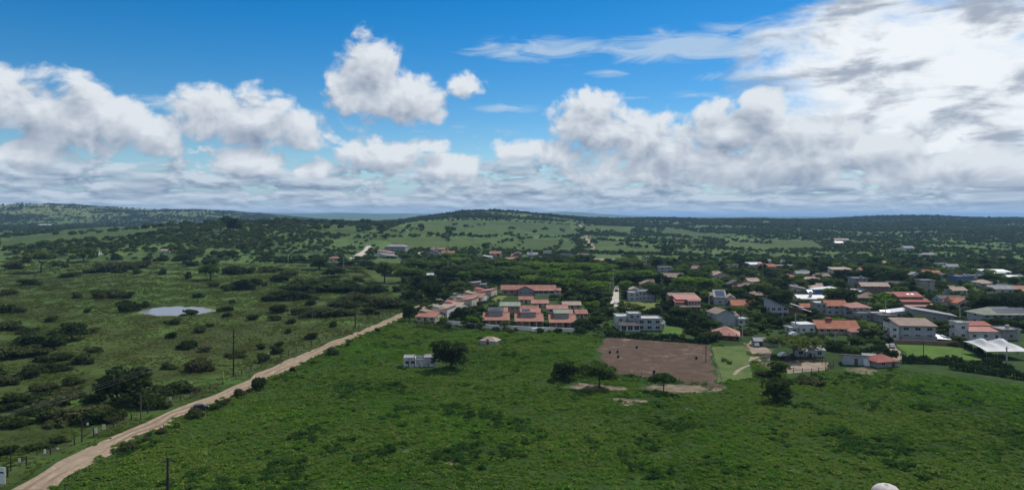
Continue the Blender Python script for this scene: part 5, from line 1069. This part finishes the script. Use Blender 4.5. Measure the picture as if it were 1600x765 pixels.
# say which is which: the landmark beside it, and its order from the left among those that would sound alike
PAST = [m_ for m_ in MARKS if m_[0] == 'the pond'] + [('the tall power pole', *G(365, 588)), ('the roadside sign boards', *G(150, 690)), ('the biggest thorn tree', *G(196, 630)), ('the round pasture tree', *G(329, 437)), ('the far pasture wall', *G(520, 415)), ('the left frame edge', *G(10, 600)), ('the small power pole', *G(555, 512)), ('the leftmost flat-topped tree', *G(64, 425)), ('the pasture corner', *G(600, 500))]
by = {}
for o, l, kw, x, y in TREES:
    if l: continue
    g = o['group']
    if 'pasture' in g: ph = f'{kw} {where(x, y, PAST)}'
    elif 'right edge' in g: ph = f'{kw} on the right verge of the dirt road'
    elif 'boundary' in g: ph = f'{kw} against the white boundary wall'
    else: ph = f'{kw} {where(x, y)}'
    by.setdefault(ph, []).append((x / y, o))
ORD = ['leftmost', 'second from left', 'third from left', 'fourth from left', 'fifth from left', 'sixth from left', 'seventh from left', 'eighth from left', 'ninth from left', 'tenth from left', 'eleventh from left', 'twelfth from left', 'thirteenth from left', 'fourteenth from left', 'fifteenth from left', 'sixteenth from left', 'seventeenth from left', 'eighteenth from left', 'nineteenth from left', 'twentieth from left']
for ph, L in by.items():
    L.sort(key=lambda t: t[0])
    for i, (_, o) in enumerate(L): o['label'] = ph if len(L) == 1 else f'{ph}, {ORD[min(i, 19)]}'
for o, l, kw, x, y in TREES:
    if len(o['label'].split()) > 16: print('LONG', o['label']); o['label'] = o['label'].replace('well ', '')

def hedge(label, pix, w, h, mat=L_HEDGE):
    P = np.array([G(*p) for p in pix]); d = np.r_[0, np.cumsum(np.hypot(*np.diff(P, axis=0).T))]; L = d[-1]; n = int(L * 16 * (w * .5 + h))
    t = RNG.uniform(0, L, n); x = np.interp(t, d, P[:, 0]); y = np.interp(t, d, P[:, 1])
    hh = h * (1 + .16 * sines(t, t * 0, 9, 81) + .10 * sines(t, t * 0, 3, 82)); a = RNG.uniform(0, np.pi, n); q = RNG.uniform(.82, 1.04, n)
    X = x + np.cos(a) * w / 2 * q * .3; Y = y + np.cos(a) * w / 2 * q; Z = terr(x, y) + np.abs(np.sin(a)) ** .6 * hh * q * RNG.uniform(.35, 1.0, n) ** .5
    N = np.stack([np.cos(a) * .2, np.cos(a), np.sin(a)], 1) + .7 * RNG.normal(size=(n, 3)); N /= np.linalg.norm(N, axis=1)[:, None]
    A = np.cross(N, RNG.normal(size=(n, 3))); A /= np.linalg.norm(A, axis=1)[:, None]; Bv = np.cross(N, A); s = .55 * RNG.uniform(.6, 1.4, n)[:, None]
    o0 = np.array([P[0, 0], P[0, 1], float(terr(*P[0]))]); C = np.stack([X, Y, Z], 1) - o0
    V = np.stack([C - A * s * .7, C - Bv * s * .45, C + A * s * .7, C + Bv * s * .45], 1).reshape(-1, 3)
    me = mesh('hedge', V, np.arange(n * 4).reshape(n, 4).tolist(), mat); at = me.attributes.new('tone', 'FLOAT', 'FACE'); at.data.foreach_set('value', RNG.uniform(0, 1, n).astype(np.float32))
    root = obj('hedge', None, None, tuple(o0)); obj('foliage', me, root); tag(root, label, 'hedge', 'garden hedges')
    m_ = MB()
    for i in range(int(L / 3)):
        tt_ = i * 3 + 1; xx, yy = np.interp(tt_, d, P[:, 0]) - o0[0], np.interp(tt_, d, P[:, 1]) - o0[1]; zz = float(terr(xx + o0[0], yy + o0[1])) - o0[2]; m_.tube([(xx, yy, zz - .2), (xx, yy, zz + h * .7)], [.06, .04], 4)
    k_ = m_.obj('stems', BARK, root); k_['kind'] = 'stuff'
hedge('dark clipped hedge along the far edge of the ploughed plot', [(943,525),(1000,529),(1060,533),(1108,537)], 2.6, 2.4)
hedge('tall hedge behind the small lawn right of the white flat-roofed house', [(1040,505),(1075,511),(1110,520)], 5, 3.6)
hedge('dark hedge between the pale lawn and the white flat-roofed house', [(968,489),(1010,491),(1045,493),(1100,497)], 4, 2.6)
hedge('thick hedge along the near edge of the green lawn', [(1408,566),(1450,567),(1500,570),(1550,575),(1582,580)], 4, 2.6)
hedge('outer dark hedge bordering the near field below the lawn hedge', [(1486,576),(1530,582),(1570,588),(1620,596)], 3.6, 2.4)
hedge('hedge running along the right side of the green lawn', [(1502,541),(1530,553),(1556,568)], 3, 2.2)
hedge('dark hedge below the wall at the top of the green lawn', [(1395,536),(1360,534),(1330,538)], 3, 2.4)
hedge('rough hedge behind the farm sheds', [(1300,548),(1340,551),(1385,553),(1402,558)], 4, 2.8)
hedge('dark hedge left of the paved street', [(900,470),(925,476),(948,481)], 6, 3.2)
hedge('long dark hedge wall at the far end of the left pasture', [(430,408),(470,410),(515,414),(560,419),(610,424)], 4, 2.6)

# ================================================================== street furniture
def pole(label, px, py, top, arm=True, mat=DWOOD, name='power_pole', rz=.5):
    x, y = G(px, py); h = (py - top) * y / FPX; r = obj(name, None, None, on(x, y), rz); tag(r, label, 'pole', 'poles')
    MB().tube([(0, 0, -.5), (0, 0, h)], [.28 if arm else .16, .18 if arm else .11], 8).obj('shaft', mat, r)
    if arm:
        a = MB().box(-1.1, 1.1, -.07, .07, h - .75, h - .6).obj('cross_arm', mat, r)
        for q in (-1.0, -.35, 1.0): MB().tube([(q, 0, h - .6), (q, 0, h - .35)], [.06, .04], 6).obj('insulator', STEEL, a)
    return Vector((x, y, float(terr(x, y)) + h - .4)), h
p1, _ = pole('tall dark power pole beside the dirt road left of centre', 365, 588, 513); p2, _ = pole('power pole farther up the dirt road near the terrace', 555, 512, 452)
p0, _ = pole('power pole at the near end of the left roadside', -62, 772, 660)
pole('pale slim pole by the fence in front of the biggest thorn tree', 220, 655, 617, False, WOOD); pole('dark stub pole on the left roadside above the white boards', 128, 690, 658, False)
pole('short dark pole near the bottom-left banner', 17, 735, 702, False); pole('dark pole rising from the near field at the bottom edge', 262, 770, 714, True)
pole('pale pole beside the far pasture wall', 537, 420, 401, True, CONC); pole('thin dark pole on the mown grass right of the ploughed plot', 1103, 566, 538, False); pole('pale pole between hedge and white tent', 1573, 577, 541, True, CONC)
pole('pole on the left kerb of the paved street', 953, 470, 440, True, CONC); pole('yellow marker pole on the left verge of the dirt road', 349, 596, 580, False, YEL, 'marker_post'); pole('pole standing in the green lawn', 1443, 562, 534, False)
pole('pale pole above the left pasture bushes', 450, 411, 396, True, CONC); pole('pole beside the paved street far end', 958, 450, 420, True, CONC); pole('pole above the stepped terrace', 659, 470, 446, True); pole('pole among trees behind the roadside trees', 700, 432, 408, True, CONC)
def wire(label, a, b, off, sag):
    P = []
    for i in range(21):
        t = i / 20; q = a.lerp(b, t) + Vector((off * .75, off * -.45, 0)); q.z -= sag * 4 * t * (1 - t); P.append(q - a)
    o = MB().tube(P, [.017] * 21, 4).obj('power_line', WIREM, None, tuple(a)); tag(o, label, 'wire', 'power lines')
for i, (n_, o_) in enumerate((('lowest', -1.0), ('middle', -.3), ('uppermost', 1.0))):
    wire(f'{n_} thin power line running from the tall roadside pole to the left', p1, p0, o_, 2.2 + .3 * i); wire(f'{n_} thin power line between the tall roadside pole and the farther pole', p1, p2, o_, 2.6)
# roadside fence: posts and wires
def post_mesh(h, r): return MB().tube([(0, 0, -.3), (.03, .02, h)], [r, r * .85], 6).mesh('post', DWOOD)
def fence(label, P, gap, h, r, wires, jitter=.2, name='wire_fence', post=None):
    P = np.array(P); d = np.r_[0, np.cumsum(np.hypot(*np.diff(P, axis=0).T))]; n = int(d[-1] / gap); root = obj(name, None, None, on(*P[0])); o0 = np.array(root.location); tag(root, label, 'fence')
    ms = [post_mesh(h * k, r) for k in (.9, 1.0, 1.12)]; pts = []
    for i in range(n + 1):
        t = i * gap + random.uniform(-jitter, jitter); x, y = np.interp(t, d, P[:, 0]), np.interp(t, d, P[:, 1]); q = np.array(on(x, y)) - o0; pts.append(q)
        o = obj('post', ms[i % 3], root, tuple(q), i * 1.3); o.rotation_euler = (random.uniform(-.07, .07), random.uniform(-.07, .07), i)
    for k in wires: MB().tube([tuple(q + np.array((0, 0, k))) for q in pts], [.012 if r < .1 else .016] * len(pts), 4).obj('wire_strand', WIREM, root)
    return root
FL = [(a - 4.2, b) for a, b in RL]; fence('post and wire fence along the left side of the dirt road', FL, 6.2, 1.75, .15, (.4, .8, 1.2))
FR = [(a + 2.2, b) for a, b in RR[:6]]; fence('short post fence along the right verge of the dirt road', FR, 9.0, 1.3, .08, (.5, 1.0))
fence('thin wire fence along the near edge of the ploughed plot', GP((965,583),(1010,590),(1060,597),(1129,604)), 4.0, 1.4, .07, (.4, .8, 1.2)); fence('wire fence along the right edge of the ploughed plot', GP((1130,602),(1118,568),(1110,540)), 5.0, 1.4, .07, (.4, .8, 1.2))
def rails(label, pix):
    P = [Vector((*G(*p), 0)) for p in pix]; root = obj('corral_fence', None, None, on(P[0].x, P[0].y)); o0 = Vector(root.location); tag(root, label, 'fence', 'corral fences'); pm = post_mesh(1.7, .11); L = []
    for a, b in zip(P[:-1], P[1:]):
        n = max(1, round((b - a).length / 2.6)); L += [a.lerp(b, i / n) for i in range(n)]
    L.append(P[-1]); L = [Vector(on(p.x, p.y)) - o0 for p in L]
    for i, p in enumerate(L): obj('post', pm, root, tuple(p), i)
    for a, b in zip(L[:-1], L[1:]):
        for z in (.5, .95, 1.4):
            MB().tube([tuple(a + Vector((0, 0, z))), tuple(b + Vector((0, 0, z + random.uniform(-.05, .05))))], [.06, .06], 5).obj('rail', WOOD, root)
rails('wooden rail fence along the far side of the corral', [(1226,566),(1240,561),(1262,562),(1285,567),(1302,574)]); rails('wooden rail fence along the near side of the corral', [(1212,578),(1240,582),(1268,583),(1290,580),(1302,574)])
# sign boards
def board(label, px, py, wpx, hpx, mat=SIGNW, leg=.5, marks=1, name='sign_board'):
    x, y = G(px, py); s = y / FPX; w, h = wpx * s, hpx * s; r = obj(name, None, None, on(x, y), random.uniform(-.3, .3)); tag(r, label, 'sign', 'roadside sign boards')
    MB().box(-w / 2, w / 2, -.03, .03, leg, leg + h).obj('board', mat, r)
    for q in (-w * .38, w * .38): MB().box(q - .04, q + .04, .032, .11, -.3, leg + h * .9).obj('post', WOOD, r)
    for i in range(marks): MB().box(-w * .3, w * .28, -.045, -.028, leg + h * (.62 - .2 * i), leg + h * (.72 - .2 * i)).obj('dark_mark', SIGNB, r)
board('large white banner with dark band at the left frame edge', 3, 760, 13, 26, leg=.6, marks=1, name='banner')
board('white board right of the large banner', 30, 725, 3.4, 6, marks=0); board('tiny white board third from the left frame edge', 70, 710, 4, 6, leg=.3, marks=0); board('white board left of the yellowish one below the dark thorn bushes', 149, 680, 5, 8.5, marks=0)
board('pale yellowish board beside the white one below the dark thorn bushes', 162, 674, 5, 8, plain('sign_yellow', (.62, .64, .40), .5), marks=0); board('small white marker board by the stub pole', 137, 667, 3, 4, marks=0); board('white board on the fence before the parked dark car', 266, 628, 3.2, 5, marks=0); board('tiny white board right of the fence board near the pole', 299, 602, 2.2, 3, marks=0); board('tiny white board far along the fence', 419, 556, 2.2, 3, marks=0)
board('small slumped white board near the road edge', 90, 702, 3, 2.4, leg=.1, marks=0)
# cars
def car(label, px, py, rz, paint, van=0):
    x, y = G(px, py); r = obj('parked_car', None, None, on(x, y, .09), rz); tag(r, label, 'car', 'parked cars')
    prof = [(-2.1, .35), (-2.12, .75), (-1.95, .95), (-1.55, 1.0), (-1.15, 1.48), (.55, 1.5), (1.15, 1.02), (1.95, .88), (2.12, .65), (2.1, .35)] if not van else [(-2.2, .4), (-2.22, 1.0), (-2.1, 1.75), (-1.9, 1.85), (.7, 1.83), (1.35, 1.12), (2.05, .98), (2.2, .7), (2.18, .4)]
    def ext(P, w0, nm, mat):
        n = len(P); V = [(a, -w0 * (.86 if b > 1.05 else 1), b) for a, b in P] + [(a, w0 * (.86 if b > 1.05 else 1), b) for a, b in P]
        return obj(nm, mesh(nm, V, [tuple(range(n)), tuple(range(2 * n - 1, n - 1, -1))] + [(i, i + n, (i + 1) % n + n, (i + 1) % n) for i in range(n)], mat), r)
    ext(prof, .84, 'body', paint)
    for sg in (-1, 1): MB().add([(-1.2, sg * .80, 1.02), (.95, sg * .80, 1.02), (.5, sg * .745, 1.42), (-1.0, sg * .745, 1.42), (-1.2, sg * .70, 1.02), (.95, sg * .70, 1.02), (.5, sg * .68, 1.42), (-1.0, sg * .68, 1.42)], [(0, 1, 2, 3), (7, 6, 5, 4), (0, 4, 5, 1), (1, 5, 6, 2), (2, 6, 7, 3), (3, 7, 4, 0)]).obj('side_window', GLASS, r)
    MB().slab([(.62, -.62, 1.5), (1.14, -.7, 1.07), (1.14, .7, 1.07), (.62, .62, 1.5)], -.02).obj('windscreen', GLASS, r)
    for a in (-1.3, 1.3):
        for b in (-.78, .78):
            w = MB().tube([(a, b - .1, .33), (a, b + .1, .33)], [.33, .33], 14).obj('wheel', TYRE, r); MB().tube([(a, b - .11, .33), (a, b + .11, .33)], [.19, .19], 10).obj('rim', STEEL, w)
    for b in (-.55, .55): MB().box(2.05, 2.14, b - .18, b + .18, .62, .78).obj('headlight', SIGNW, r)
    return r
car('dark car parked at the right edge of the dirt road behind a bush', 312, 641, .55, CARB); car('white car parked before the white boundary wall', 839, 519, .1, CARW, 1); car('silver car beside the lean-to shed', 1183, 541, 1.2, CARR); car('white car parked in the yard behind the stepped terrace', 712, 461, .7, CARW); car('dark car near the gate lodge', 757, 452, .2, CARB, 1)
for l, px, py, rz, pm_ in (('white car beside the pole on the paved street', 962, 474, 1.5, CARW), ('dark car at the far end of the paved street', 963, 455, 1.6, CARB), ('white car in the yard of the grey corral shed', 1224, 557, .4, CARW), ('silver car on the drive left of the big brown-roofed house', 1394, 543, 1.2, CARR), ('white car beside the white cube house', 1240, 524, .3, CARW), ('white van right of the long orange-tiled house', 1352, 521, .8, CARW)): car(l, px, py, rz, pm_)
for l, px, py, tp in (('pale pole beside the narrow solar house', 1108, 482, 456), ('pole left of the long orange-tiled house', 1243, 520, 490), ('pole right of the pink pyramid-roofed house', 1384, 500, 470), ('pole behind the white tower house', 1500, 510, 480), ('pole above the grey corral shed', 1305, 545, 517), ('dark pole beside the dark barn', 1160, 531, 505), ('pole in the trees above the terracotta cluster house', 1192, 430, 410), ('pole near the right frame edge above the tent', 1592, 548, 515)): pole(l, px, py, tp, True, CONC)
# drums and odd things on the ploughed plot
for l, px, py in (('dark drum at the left end of the ploughed plot, farther left of the upper pair', 953, 552), ('dark drum at the left end of the ploughed plot, right of the upper pair', 965, 551), ('dark drum standing below the upper pair on the ploughed plot', 966, 559), ('dark drum in the upper middle-left of the ploughed plot', 995, 544), ('dark drum on the right side of the ploughed plot', 1088, 561), ('dark drum at the near edge of the ploughed plot behind the small tree', 1022, 583)):
    r = obj('drum', None, None, on(*G(px, py), .05)); tag(r, l, 'drum', 'drums on the ploughed plot')
    MB().tube([(0, 0, 0), (0, 0, .05), (0, 0, .5), (0, 0, .95), (0, 0, 1.0)], [.36, .38, .36, .38, .34], 12).obj('barrel', BLACKP, r); MB().tube([(0, 0, .48), (0, 0, .54)], [.385, .385], 12).obj('hoop', BLACKP, r); MB().tube([(.15, 0, 1.0), (.15, 0, 1.04)], [.06, .06], 8).obj('bung', STEEL, r)
# rounded pale tank at the bottom edge
x, y = G(1385, 774); r = obj('domed_tank', None, None, on(x, y)); tag(r, 'pale rounded tank top at the bottom edge of the near field', 'tank'); KEEP.append((x, y, 3.2))
prof = [(2.45, -.4), (2.45, .25), (2.55, .3), (2.5, .6), (2.25, 1.15), (1.75, 1.65), (1.0, 1.98), (.3, 2.08)]
MB().tube([(0, 0, b) for a, b in prof], [a for a, b in prof], 28).obj('dome', plain('chalky_concrete', (.50, .46, .45), .9, .1, .3, 1.2), r, smooth=True); MB().tube([(0, 0, 2.08), (0, 0, 2.16)], [.35, .33], 16).obj('hatch', CONC, r)
weeds(); undergrowth(); woodland()

# ================================================================== haze
zb, zt = float(gz.min()) - 1.0, float(gz.max()) + 14.0
hz = MB().box(-46500, 46500, -46500, 46500, zb, zt).mesh('haze', None); m, nt, out = new_mat('haze_air')
pv = nt.nodes.new('ShaderNodeVolumePrincipled'); pv.inputs['Color'].default_value = (.32, .56, .92, 1); pv.inputs['Density'].default_value = 6.5e-5; pv.inputs['Anisotropy'].default_value = .1
nt.links.new(pv.outputs[0], out.inputs['Volume']); hz.materials.append(m)
tag(obj('haze', hz), 'pale haze over the far hills', kind='stuff')
